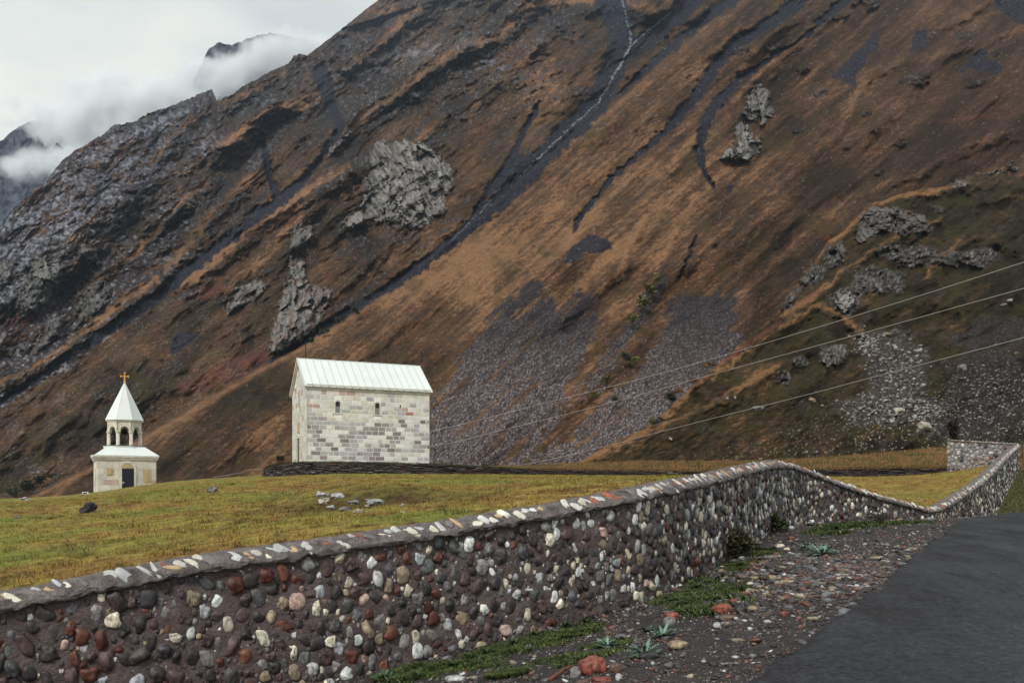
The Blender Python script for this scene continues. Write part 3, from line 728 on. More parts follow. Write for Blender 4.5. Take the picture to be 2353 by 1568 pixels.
def bell_tower():
    C0 = np.array((-38.07, 78.0, 1.2)); D = np.array((.87, .498, 0.)); D /= np.linalg.norm(D); Q = np.array((-D[1], D[0], 0.)); up = np.array((0, 0, 1.))
    A, B, Ht = 5.0, 5.2, 3.75; NF = -Q; NL = -D
    e = empty('bell_tower', C0, 'small square bell tower with open arched lantern and white pointed spire', 'bell tower')
    m = MB(); m.box(C0 - up * 1.0, D * A, Q * B, up * (Ht + 1.0), (.5, .48, .42)); m.build('wall_core', M_trim, e)
    dcx = 2.55; dz0 = 1.88 - 1.2; dz1 = dz0 + 1.92; dh = .52
    def cf(x, z):
        k = rng.random(); g = rng.uniform(.9, 1.08)
        if k < .12: return np.array((.44, .34, .28)) * g
        return (np.array((.64, .61, .53)) if k < .7 else np.array((.52, .50, .44))) * g
    m = MB(); courses(m, C0, D, NF, 0, A, -.6, Ht - .42, .55, .45, 1.15, cf, [(dcx - .78, dcx + .78, -1, dz1 + .72), (.75, 1.35, 1.95, 2.7), (3.85, 4.52, 1.3, 2.62)], joint=.01, proud=.012); m.build('front_blocks', M_ashlar, e)
    m = MB(); courses(m, C0, Q, NL, 0, B, -.6, Ht - .42, .55, .6, 1.2, cf, joint=.01, proud=.012); m.build('side_blocks', M_ashlar, e)
    # door
    d = MB(); d.box(C0 + D * (dcx - dh) + up * (dz0 - .35) + NF * .005, D * 2 * dh, NF * .02, up * (dz1 - dz0 + .35)); do = d.build('door', M_door, e)
    h = MB(); h.box(C0 + D * (dcx - dh + .07) + up * (dz0 + .62) + NF * .025, D * .16, NF * .05, up * .03); h.box(C0 + D * (dcx - dh + .07) + up * (dz0 + .5) + NF * .025, D * .05, NF * .02, up * .22); h.build('handle', M_white, do)
    n = 14; arcp = lambda r: [(r * math.cos(math.pi * i / n), r * math.sin(math.pi * i / n)) for i in range(n + 1)]
    t = MB(); t.prism([C0 + D * (dcx + x) + up * (dz1 + .01 + z) + NF * .005 for x, z in arcp(dh)], NF * .05); t.prism([C0 + D * (dcx + x * .8) + up * (dz1 + .08 + z * .8) + NF * .055 for x, z in arcp(dh * .75)], NF * .03); t.build('tympanum', M_relief, e)
    f = MB(); ring = [(dh + .2, -2.4)] + [(x * (dh + .2) / 1, z * (dh + .2)) for x, z in arcp(1)] + [(-dh - .2, -2.4)]; inn = [(dh, -2.4)] + [(x * dh, z * dh) for x, z in arcp(1)] + [(-dh, -2.4)]; k = len(ring)
    vs = [C0 + D * (dcx + x) + up * (dz1 + .01 + z) + NF * .085 for x, z in ring] + [C0 + D * (dcx + x) + up * (dz1 + .01 + z) + NF * .085 for x, z in inn] + [C0 + D * (dcx + x) + up * (dz1 + .01 + z) for x, z in ring] + [C0 + D * (dcx + x) + up * (dz1 + .01 + z) for x, z in inn]
    f.add(vs, [(i, i + 1, k + i + 1, k + i) for i in range(k - 1)] + [(i, i + 1, 2 * k + i + 1, 2 * k + i) for i in range(k - 1)] + [(k + i, k + i + 1, 3 * k + i + 1, 3 * k + i) for i in range(k - 1)], (.5, .48, .42)); f.build('door_surround', M_trim, do)
    r1 = MB(); r1.box(C0 + D * .78 + up * 1.98 + NF * .004, D * .52, NF * .045, up * .68)
    for a, b, w, hh in ((.14, .1, .24, .4), (.06, .34, .4, .1)): r1.box(C0 + D * (.78 + a) + up * (1.98 + b) + NF * .05, D * w, NF * .03, up * hh)
    r1.build('relief_panel', M_relief, e)
    r2 = MB(); r2.box(C0 + D * 3.88 + up * 1.34 + NF * .004, D * .62, NF * .045, up * 1.22)
    for a, b, w, hh in ((.2, .74, .22, .3), (.1, .55, .42, .12), (.22, .08, .18, .45)): r2.box(C0 + D * (3.88 + a) + up * (1.34 + b) + NF * .05, D * w, NF * .03, up * hh)
    r2.build('relief_panel', M_relief, e)
    # cornice
    c = MB()
    for off, z0, z1 in ((.06, -.42, -.30), (.14, -.30, -.12), (.22, -.12, .0)):
        c.box(C0 - D * off - Q * off + up * (Ht + z0), D * (A + 2 * off), Q * (B + 2 * off), up * (z1 - z0 - .002))
    c.build('cornice', M_trim, e)
    cen = C0 + D * A / 2 + Q * B / 2; ang = math.atan2(cen[0], cen[1]); rot = -ang - math.pi / 2 + math.pi / 8    # a flat of the octagon faces the path
    cs = 1 / math.cos(math.pi / 8); Z = lambda z: z - C0[2]
    # skirt roof
    s = MB(); o = .24; zt = Ht + .05; base = [C0 - D * o - Q * o + up * (Ht + .0), C0 + D * (A + o) - Q * o + up * Ht, C0 + D * (A + o) + Q * (B + o) + up * Ht, C0 - D * o + Q * (B + o) + up * Ht]
    tp = [cen + (p - cen) * np.array((.60, .60, 0)) + up * (Z(5.88) - 0) - np.array((0, 0, 0)) for p in base]; tp = [np.array((p[0], p[1], 5.86)) for p in tp]
    b2 = [p + up * .09 for p in base]
    s.add(base + b2 + tp, [(0, 1, 5, 4), (1, 2, 6, 5), (2, 3, 7, 6), (3, 0, 4, 7), (4, 5, 9, 8), (5, 6, 10, 9), (6, 7, 11, 10), (7, 4, 8, 11), (8, 9, 10, 11), (3, 2, 1, 0)]); sk = s.build('skirt_roof', M_metal, e)
    for p in (.3, .63):
        g = MB(); pt = C0 + D * A * p - Q * (o - .05) + up * (Ht + .09); g.box(pt, D * .06, Q * .12, up * .06); g.build('snow_guard', M_black, sk)
    pf = MB(); pf.lathe((cen[0], cen[1], 0), [(1.80 * cs, 5.52), (1.80 * cs, 5.90), (1.85 * cs, 5.91), (1.85 * cs, 5.97), (1.75 * cs, 5.97)], 8, rot, (.5, .5, .5)); pf.build('platform', M_metal, e)
    pe = MB(); pe.lathe((cen[0], cen[1], 0), [(1.88 * cs, 5.972), (1.88 * cs, 6.02)], 8, rot); pe.build('platform_edge', mat('dark_flashing', (.05, .045, .04), rough=.6), e)
    Rr = 1.36 * cs
    verts8 = [np.array((cen[0] + Rr * math.cos(rot + i * math.pi / 4), cen[1] + Rr * math.sin(rot + i * math.pi / 4), 0)) for i in range(8)]
    for v in verts8:
        cm = MB(); cm.lathe(v, [(.20, 6.021), (.20, 6.10), (.165, 6.12), (.155, 7.18)], 14); co = cm.build('column', M_trim, e, True)
        cp = MB(); cp.lathe(v, [(.165, 7.181), (.22, 7.24), (.24, 7.26), (.24, 7.37)], 8, rot); cp.build('capital', M_trim, co)
    ar = MB()
    for i in range(8):
        p, q = verts8[i], verts8[(i + 1) % 8]; t = q - p; Lg = np.linalg.norm(t); t = t / Lg; nrm = np.array((t[1], -t[0], 0)); r = .36; zc = 7.40
        pl = [(0, 7.371), (Lg / 2 - r, 7.371)] + [(Lg / 2 - r * math.cos(math.pi * j / 12), zc + .02 + r * 1.08 * math.sin(math.pi * j / 12)) for j in range(13)] + [(Lg / 2 + r, 7.371), (Lg, 7.371), (Lg, 8.22), (0, 8.22)]
        # strips keep the arch open
        ar_v = [p + t * x + up * z + nrm * .15 for x, z in pl]
        top = [(x, z) for x, z in pl[1:-3]]
        for j in range(len(top) - 1):
            (xa, za), (xb, zb) = top[j], top[j + 1]
            if abs(xa - xb) < 1e-6: continue
            ar.prism([p + t * xa + up * za + nrm * .14, p + t * xb + up * zb + nrm * .14, p + t * xb + up * 8.22 + nrm * .14, p + t * xa + up * 8.22 + nrm * .14], -nrm * .28)
        ar.prism([p + up * 7.371 + nrm * .14, p + t * (Lg / 2 - r) + up * 7.371 + nrm * .14, p + t * (Lg / 2 - r) + up * 8.22 + nrm * .14, p + up * 8.22 + nrm * .14], -nrm * .28)
        ar.prism([p + t * (Lg / 2 + r) + up * 7.371 + nrm * .14, q + up * 7.371 + nrm * .14, q + up * 8.22 + nrm * .14, p + t * (Lg / 2 + r) + up * 8.22 + nrm * .14], -nrm * .28)
    ar.build('arcade', M_trim, e)
    cc = MB(); cc.lathe((cen[0], cen[1], 0), [(1.40 * cs, 8.221), (1.53 * cs, 8.26), (1.55 * cs, 8.34), (1.60 * cs, 8.40), (1.45 * cs, 8.41)], 8, rot); cc.build('upper_cornice', M_trim, e)
    sp = MB(); sp.lathe((cen[0], cen[1], 0), [(1.55 * cs, 8.412), (1.66 * cs, 8.42), (1.66 * cs, 8.47), (.03, 12.12)], 8, rot, (.8, .8, .8)); so = sp.build('spire', M_metal, e)
    sm = MB()
    for i in range(8):
        a = rot + i * math.pi / 4; sm.tube([(cen[0] + 1.66 * cs * math.cos(a), cen[1] + 1.66 * cs * math.sin(a), 8.475), (cen[0] + .03 * math.cos(a), cen[1] + .03 * math.sin(a), 12.13)], .016, 5)
    sm.build('spire_ribs', bpy.data.materials['seam_metal'], so)
    sg = MB()
    for i in range(16):
        pass
    sg.lathe((cen[0], cen[1], 0), [(.20, 11.62), (.235, 11.62), (.235, 11.65), (.20, 11.65)], 8, rot); sg.build('spire_ring', M_black, so)
    # cross
    cr = MB(); dr = np.array((math.cos(-ang), math.sin(-ang), 0)); 
    def arm(o, ax, L_, w0, w1):
        pp = np.cross(ax, np.array((-dr[1], dr[0], 0))); pts = [o - pp * w0, o + ax * (L_ * .7) - pp * (w0 * 1.2), o + ax * (L_ * .86) - pp * w1, o + ax * (L_ * .9) - pp * w1 * .4, o + ax * L_, o + ax * (L_ * .9) + pp * w1 * .4, o + ax * (L_ * .86) + pp * w1, o + ax * (L_ * .7) + pp * (w0 * 1.2), o + pp * w0]
        cr.prism([p - np.array((-dr[1], dr[0], 0)) * .035 for p in pts], np.array((-dr[1], dr[0], 0)) * .07)
    oc = np.array((cen[0], cen[1], 12.72)); arm(oc, dr, .42, .045, .15); arm(oc, -dr, .42, .045, .15); arm(oc, up, .40, .045, .15)
    nn = np.array((-dr[1], dr[0], 0)); cr.prism([oc - dr * .045 - nn * .037 + up * .05, oc + dr * .045 - nn * .037 + up * .05, oc + dr * .12 - nn * .037 - up * .63, oc - dr * .12 - nn * .037 - up * .63], nn * .074)
    cr.build('cross', M_gold, e)
    bl = MB(); bl.lathe((cen[0], cen[1], 0), [(.34, 7.12), (.30, 7.18), (.20, 7.5), (.14, 7.62), (.03, 7.66)], 16); bo = bl.build('bell', mat('bronze', (.03, .026, .02), rough=.45, metal=.5), e, True)
    hb = MB(); hb.tube([(cen[0], cen[1], 7.64), (cen[0], cen[1], 8.3)], .03); hb.tube([(cen[0] - 1.3, cen[1], 8.1), (cen[0] + 1.3, cen[1], 8.1)], .05); hb.tube([(cen[0], cen[1], 7.12), (cen[0] + .05, cen[1] - .1, 6.8), (cen[0] - .35, cen[1] - .4, 6.35)], .018); hb.build('bell_hanger', M_black, e)
    for k in range(3):
        lm = MB(); b = C0 - D * .3 + Q * (.3 + k * .9) + up * (Ht - .05 - .0 * k); lm.box(b, -D * .16, Q * .2, up * .16); lm.tube([b + Q * .1 - D * .05, b + Q * .1 + D * .2 - up * .12], .02); lm.build('eaves_lamp', M_white, e)
bell_tower()
# ================================================================== mountains
RIDGE = [(-420, 850), (-300, 730), (-150, 620), (0, 522), (30, 480), (70, 445), (113, 405), (144, 368), (171, 346), (210, 325), (237, 309), (261, 288), (285, 284), (305, 282), (322, 270), (350, 256), (377, 249), (410, 237), (446, 222), (470, 212), (487, 205), (500, 232), (535, 217), (560, 198), (597, 177), (630, 160), (662, 147), (675, 128), (690, 124), (705, 129), (725, 113), (760, 86), (806, 50), (840, 22), (870, 0), (960, -70), (1100, -150), (1400, -190), (1800, -160), (2352, -190), (2900, -220)]
def ridge_y(x):
    y = np.interp(x, [p[0] for p in RIDGE], [p[1] for p in RIDGE])
    return y + 5 * fbm(x / 34, x * 0, 201, 5, .6) * sstep(900, 500, x) + 3.0 * perlin(x / 6.0, x * 0, 203) * sstep(760, 640, x) + 1.2 * perlin(x / 7.0, x * 0, 203)
T_, A_, Y0_ = .72, .30, 200.0
def mbase(x, y):
    u = (x - CX) / F; v = (HY - y) / F; q = T_ + A_ * u - v; q = .5 * (q + .045 + np.sqrt((q - .045) ** 2 + .0016)); return T_ * Y0_ / q, q
# the long bright edge that overlaps the main gully
EDGE_C = [(60, 1145), (215, 1068), (360, 985), (480, 915), (600, 842), (700, 792), (790, 735), (900, 660), (1000, 582), (1100, 498), (1200, 410), (1300, 325), (1400, 250), (1480, 180), (1560, 105), (1680, 20), (1800, -70), (2000, -250)]
G = [ # polyline (x, y, half width)
    [(1380, -60, 40), (1405, 0, 34), (1428, 60, 30), (1430, 110, 30), (1400, 180, 26), (1360, 250, 24), (1310, 300, 24), (1265, 340, 24), (1215, 395, 22), (1165, 450, 18), (1110, 495, 15), (1050, 545, 14), (1000, 585, 12), (940, 630, 11), (880, 668, 10), (800, 715, 9), (740, 755, 8), (690, 788, 6), (620, 830, 3)],
    [(1640, -60, 26), (1570, 20, 22), (1500, 80, 20), (1440, 120, 18)],
    [(1240, 235, 4), (1205, 300, 6), (1185, 340, 7), (1165, 385, 9), (1125, 435, 9), (1090, 490, 6)],
    [(735, 160, 16), (745, 190, 18), (760, 245, 14), (782, 295, 9), (740, 360, 6), (700, 412, 9), (640, 462, 13), (560, 520, 13), (500, 568, 13), (430, 622, 13), (350, 690, 13), (280, 735, 12), (200, 790, 11), (110, 850, 9), (40, 900, 7), (-60, 960, 5)],
    [(600, 310, 4), (612, 370, 5), (628, 430, 6), (640, 462, 7)],
    [(1900, -60, 14), (1840, 0, 14), (1770, 55, 13), (1700, 95, 12), (1650, 140, 13), (1620, 190, 12), (1565, 262, 11), (1530, 300, 9), (1490, 335, 7), (1440, 378, 6), (1405, 410, 6), (1370, 455, 4), (1330, 500, 7), (1318, 535, 2)],
    [(2010, -60, 12), (1960, -10, 11), (1900, 35, 9), (1850, 85, 5), (1790, 120, 4), (1740, 155, 5), (1700, 180, 8), (1650, 235, 12), (1618, 290, 13), (1605, 340, 10), (1612, 385, 7), (1640, 430, 3)],
    [(1760, -60, 12), (1680, 0, 12), (1600, 60, 10), (1530, 120, 9), (1450, 190, 6), (1410, 225, 3)],
    [(1580, 590, 3), (1600, 545, 3), (1560, 640, 2)],
]
WATER = [[(1420, -40, 3), (1438, 40, 3), (1450, 100, 5), (1425, 150, 5), (1400, 190, 4), (1375, 235, 3)], [(1375, 235, 2), (1340, 268, 4), (1310, 290, 2)], [(1305, 298, 2), (1270, 330, 3), (1240, 360, 4), (1210, 388, 3), (1190, 412, 2)], [(1540, 30, 3), (1490, 70, 4), (1455, 100, 4)], [(1130, 458, 1), (1050, 540, 1.5), (1030, 560, 1)]]
SCREE = [
    [(975, 1080), (990, 930), (1040, 850), (1100, 765), (1170, 680), (1200, 652), (1245, 655), (1262, 690), (1300, 705), (1325, 668), (1368, 672), (1370, 740), (1352, 800), (1320, 870), (1280, 950), (1245, 1010), (1215, 1085)],
    [(1215, 1085), (1245, 1010), (1300, 940), (1370, 905), (1400, 850), (1450, 780), (1480, 740), (1518, 690), (1540, 610), (1525, 600), (1500, 660), (1462, 700), (1420, 760), (1380, 830), (1330, 900), (1270, 985)],
    [(1520, 750), (1540, 690), (1590, 665), (1640, 678), (1690, 664), (1690, 720), (1680, 755), (1740, 790), (1660, 880), (1560, 960), (1460, 1040), (1380, 1100), (1150, 1085), (1215, 1062), (1320, 990), (1400, 905), (1465, 850), (1500, 790)],
]
DARKP = [[(1292, 604), (1312, 562), (1350, 538), (1402, 548), (1408, 575), (1350, 582), (1318, 606)], [(1905, 178), (1945, 140), (2008, 68), (2026, 62), (2015, 110), (1975, 165), (1965, 195)], [(2085, 122), (2092, 88), (2110, 64), (2138, 68), (2128, 104), (2118, 118)],
         [(2190, 165), (2230, 130), (2245, 112), (2268, 112), (2270, 138), (2315, 155), (2290, 168), (2230, 160)], [(388, 812), (398, 760), (470, 765), (425, 800), (402, 818)], [(1655, 440), (1700, 405), (1690, 420), (1675, 445)], [(1270, 330), (1310, 290), (1360, 255), (1345, 285), (1300, 330), (1245, 390), (1190, 430), (1200, 395)],
         [(2300, -40), (2352, 0), (2400, 40), (2352, 60), (2280, 20)], [(1155, 380), (1175, 350), (1240, 355), (1180, 420), (1130, 460), (1120, 430)]]
RED = [(1720 / 1, 0, 0)]
REDP = [((2230, 270), 60, 5), ((470, 675), 50, 14), ((1080, 600), 4, 4), ((1760, 560), 6, 6), ((480, 660), 30, 8), ((560, 830), 60, 16), ((30, 745), 80, 30), ((500, 870), 70, 20), ((1660, 800), 60, 7), ((720, 380), 4, 4), ((1560, 790), 10, 5), ((2010, 350), 20, 5), ((1310, 900), 10, 8)]
STRAND = [[(680, 395), (740, 350), (765, 320)], [(640, 560), (690, 520), (720, 505)]]
def gully(x, y, lst=G, wob=1.25):
    m = np.zeros(np.shape(x)); wn = 1.1 + .4 * fbm(x / 26, y / 26, 213, 4) if lst is G else 1 + .6 * fbm(x / 9, y / 9, 214, 4)
    for pl in lst:
        xs = [p[0] for p in pl]; ys = [p[1] for p in pl]; pad = 90
        sel = (x > min(xs) - pad) & (x < max(xs) + pad) & (y > min(ys) - pad) & (y < max(ys) + pad)
        if not sel.any(): continue
        xx = x[sel] + wob * 5 * fbm(x[sel] / 18, y[sel] / 18, 211, 4); yy = y[sel] + wob * 5 * fbm(x[sel] / 18, y[sel] / 18, 212, 4)
        d, t = polyd(xx, yy, pl); w = np.maximum(.5, np.interp(t, np.arange(len(pl)), [p[2] for p in pl]) * wn[sel] * .92)
        m[sel] = np.maximum(m[sel], 1 - d / (w * 2))
    return m        # 1 on the axis, .5 at the bank
def areas(x, y, polys, amp=14):
    m = np.full(np.shape(x), -99.)
    xx = x + amp * fbm(x / 30, y / 30, 221, 5); yy = y + amp * fbm(x / 30, y / 30, 222, 5)
    for p in polys:
        xs = [q[0] for q in p]; ys = [q[1] for q in p]; sel = (x > min(xs) - 40) & (x < max(xs) + 40) & (y > min(ys) - 40) & (y < max(ys) + 40)
        if sel.any(): m[sel] = np.maximum(m[sel], inpoly(xx[sel], yy[sel], p))
    return m
CREST = [[(1290, 0), (1198, 12), (1150, 82), (1061, 106), (979, 165), (910, 219), (842, 255), (800, 300)], [(651, 171), (600, 198), (535, 226), (446, 270), (395, 315), (340, 390), (298, 422)], [(703, 240), (640, 243), (603, 258), (560, 300), (500, 335)],
         [(799, 384), (760, 405), (703, 439), (640, 490), (566, 535), (500, 590), (420, 655)], [(281, 459), (240, 485), (206, 511), (150, 560)], [(1020, 267), (990, 295), (955, 330)], [(700, 500), (650, 545), (610, 587), (549, 638), (520, 665)], [(480, 420), (430, 450), (380, 500), (330, 560), (300, 600)],
         [(363, 645), (309, 676), (206, 755), (151, 796), (60, 850), (0, 881)], [(960, 20), (900, 70), (860, 110), (800, 150)], [(590, 400), (540, 440), (480, 500), (430, 560), (380, 620)], [(1500, 20), (1300, 0)]]
CREST_R = [[(1976, -10), (1891, 45), (1801, 115), (1741, 168), (1690, 230)], [(2300, -10), (2210, 40), (2151, 68), (2085, 138), (1990, 168), (1926, 300), (1841, 372), (1751, 452), (1656, 535), (1570, 620)], [(2352, 60), (2260, 100), (2150, 128), (2040, 148)], [(1700, 60), (1620, 130), (1550, 215), (1440, 320), (1360, 420)],
          [(2352, 300), (2230, 330), (2100, 400), (1960, 450), (1850, 530), (1760, 620)], [(1790, 60), (1740, 110), (1680, 200), (1600, 300), (1540, 390)], [(1480, 500), (1440, 570), (1420, 640)], [(1600, 450), (1540, 560), (1500, 620)]]
KNOBS = [(1976, 4, 26, 8), (2006, 12, 18, 13), (1925, 38, 34, 9), (1845, 160, 16, 8), (1880, 214, 20, 9), (2212, 82, 22, 10), (2120, 190, 20, 5), (2290, 120, 16, 6), (2102, 180, 36, 11), (2240, 192, 26, 8), (2010, 300, 14, 5), (1990, 262, 12, 5), (1835, 300, 14, 6), (1330, 210, 30, 12), (1290, 225, 30, 10), (1780, 108, 22, 6), (1700, 118, 26, 7), (1945, 340, 10, 5), (2070, 330, 18, 5), (1600, 44, 14, 7), (1640, 560, 8, 5), (1890, 690, 8, 4), (2020, 395, 14, 5), (1240, 96, 16, 8), (1350, 30, 20, 8)]
def crest(x, y, CREST=CREST):
    """closeness to a spur's crest, and which side: positive below it"""
    b = np.full(np.shape(x), 999.); sd = np.zeros(np.shape(x)); xx = x + 9 * fbm(x / 26, y / 26, 281, 4); yy = y + 9 * fbm(x / 26, y / 26, 282, 4)
    for pl in CREST:
        xs = [p[0] for p in pl]; ys = [p[1] for p in pl]; sel = (x > min(xs) - 60) & (x < max(xs) + 60) & (y > min(ys) - 60) & (y < max(ys) + 60)
        if not sel.any(): continue
        d, t = polyd(xx[sel], yy[sel], pl); i = np.minimum(t.astype(int), len(pl) - 2); P_ = np.array(pl, float); a = P_[i]; c = P_[i + 1]
        cr = (c[..., 0] - a[..., 0]) * (yy[sel] - a[..., 1]) - (c[..., 1] - a[..., 1]) * (xx[sel] - a[..., 0]); m = d < b[sel]
        v = b[sel]; v[m] = d[m]; b[sel] = v; w = sd[sel]; w[m] = np.where(cr[m] < 0, 1, -1); sd[sel] = w
    return b, sd
def leftmask(x, y):
    """1 on the far mass left of the bright edge"""
    ye = np.interp(x, [p[0] for p in EDGE_C], [p[1] for p in EDGE_C]); return sstep(7, -7, y - ye + 4 * fbm(x / 40, y / 40, 231, 3))
def rockiness(x, y):
    a = sstep(1250, 500, x + .45 * y) ; top = sstep(520, 60, y + .12 * (x - 1000)) * sstep(1500, 1150, x)
    L_ = sstep(760, 250, x * .55 + y * .75 - 60)
    r = .95 * np.maximum(L_, .85 * top) * leftmask(x, y) + .02
    r = np.maximum(r, .42 * leftmask(x, y) * sstep(1180, 1000, x))
    return np.clip(r, 0, 1)
def rot(x, y, deg):
    c, s = math.cos(R(deg)), math.sin(R(deg)); return x * c + y * s, -x * s + y * c
def knobs(x, y):
    m = np.zeros(np.shape(x)); xx = x + 6 * fbm(x / 12, y / 12, 295, 3); yy = y + 6 * fbm(x / 12, y / 12, 296, 3)
    for a, b, ra, rb in KNOBS: m = np.maximum(m, sstep(1.15, .7, np.hypot((xx - a) / ra, (yy - b + (xx - a) * .2) / rb)))
    return m
def mountain_h(x, y):
    """relief, in frame units, positive = farther"""
    s, c = rot(x, y, -38)                     # s runs along the fall line
    lm = leftmask(x, y)
    h = 60 * fbm(c / 150, s / 480, 240, 3) + (13 + 14 * leftmask(x, y)) * fbm(c / 46 + .3 * perlin(s / 90, c / 90, 5), s / 150, 241, 4) + lm * 10 * ridged(c / 60, s / 110, 242, 4)
    h = h + lm * 46
    g = gully(x, y); h = h + 15 * sstep(.15, .8, g)
    rk = rockiness(x, y); kn = fbm(x / 70, y / 55, 243, 4, .6)
    wx = x + 16 * fbm(x / 45, y / 45, 248, 4); wy = y + 16 * fbm(x / 45, y / 45, 249, 4); s3, c3 = rot(wx, wy, -38); s4, c4 = rot(wx, wy, -8)
    cr = ridged(c3 / 62, s3 / 120, 244, 4, .6) * 17 + ridged(s4 / 60, c4 / 26, 250, 4, .62) * 12
    fa, fe = facet(c3 / 15, s3 / 22, 270, 2.2); fb, fe2 = facet(wx / 6.5, wy / 6.5, 271, 2.2)
    gl = np.interp(x, [-200, 0, 110, 350, 500, 640, 740, 780], [1040, 925, 850, 690, 568, 462, 360, 295]); below = sstep(-5, 25, y - gl) * sstep(790, 740, x)
    rk = np.clip(rk + lm * .32 * sstep(620, 120, x + .5 * (y - 400)), 0, 1) * (1 - .72 * below); rk = rk * (1 - .22 * sstep(420, 700, x)); cd_, cs_ = crest(x, y); h = h - lm * (26 * np.exp(-(cd_ / 20) ** 2) + 0 * cs_); rk = np.clip(rk + lm * .35 * np.exp(-((cd_ - 22) / 16) ** 2) * (cs_ > 0) - lm * .5 * np.exp(-(cd_ / 7) ** 2), 0, 1)
    amt = sstep(.12, .75, rk + .3 * kn) * (1 - .8 * sstep(.3, .55, g))
    h = h - amt * (cr + 5.5 * fa + 2.2 * fb)
    cr_, _ = crest(x, y, CREST_R); h = h - (1 - lm) * 12 * np.exp(-(cr_ / 16) ** 2)
    kb = knobs(x, y); h = h - kb * (8 + 5 * fa + 3 * fb); rk = np.maximum(rk, kb * 1.3)
    h = h + 1.6 * fbm(c / 9, s / 22, 246, 4) + .8 * perlin(x / 4.5, y / 4.0, 247)
    if x.ndim == 2 and min(x.shape) > 3:
        dy = y[1, 0] - y[0, 0]; gy = np.gradient(h, axis=0) / (np.gradient(y, axis=0) + 1e-9); st = sum(np.roll(np.roll(gy, a, 0), b, 1) for a in (-1, 0, 1) for b in (-1, 0, 1)) / 9
    else: st = np.zeros(x.shape)
    rm = sstep(-.05, .42, -st * 1.0 + (rk - .52) * 1.0 + .45 * kn) * sstep(.1, .35, rk + .1 * kn)
    return h, g, rm, kn
def mountainY(x, y):
    Yb, q = mbase(x, y); h, g, rm, kn = mountain_h(x, y)
    dY = Yb / q / F * .8
    return Yb + dY * h * np.where(q < .12, .6, 1), g, rm, kn
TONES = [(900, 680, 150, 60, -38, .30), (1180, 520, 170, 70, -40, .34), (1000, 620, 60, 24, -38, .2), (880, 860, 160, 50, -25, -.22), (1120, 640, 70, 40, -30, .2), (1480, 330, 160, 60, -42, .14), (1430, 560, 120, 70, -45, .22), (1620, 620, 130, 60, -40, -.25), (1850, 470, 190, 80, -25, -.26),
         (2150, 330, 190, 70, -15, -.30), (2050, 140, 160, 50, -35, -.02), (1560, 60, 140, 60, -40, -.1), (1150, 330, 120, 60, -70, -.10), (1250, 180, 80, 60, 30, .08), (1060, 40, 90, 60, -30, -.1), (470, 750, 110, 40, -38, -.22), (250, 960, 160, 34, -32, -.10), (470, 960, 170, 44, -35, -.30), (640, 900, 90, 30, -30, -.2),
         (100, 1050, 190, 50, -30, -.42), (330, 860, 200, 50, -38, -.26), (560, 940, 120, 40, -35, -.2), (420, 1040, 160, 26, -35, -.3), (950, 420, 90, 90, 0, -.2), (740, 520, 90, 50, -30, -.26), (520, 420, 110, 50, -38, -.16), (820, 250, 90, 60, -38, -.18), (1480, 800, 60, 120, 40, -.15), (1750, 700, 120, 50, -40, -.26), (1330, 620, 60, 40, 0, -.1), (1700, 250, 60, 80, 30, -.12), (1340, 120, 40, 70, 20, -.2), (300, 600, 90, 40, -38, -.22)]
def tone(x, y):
    """light and dark blobs painted over the slopes for their lit and dim parts"""
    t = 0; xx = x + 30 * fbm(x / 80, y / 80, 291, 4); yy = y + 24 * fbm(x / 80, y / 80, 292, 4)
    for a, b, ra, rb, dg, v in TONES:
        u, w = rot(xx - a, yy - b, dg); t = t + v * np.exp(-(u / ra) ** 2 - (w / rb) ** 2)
    return t * 1.15
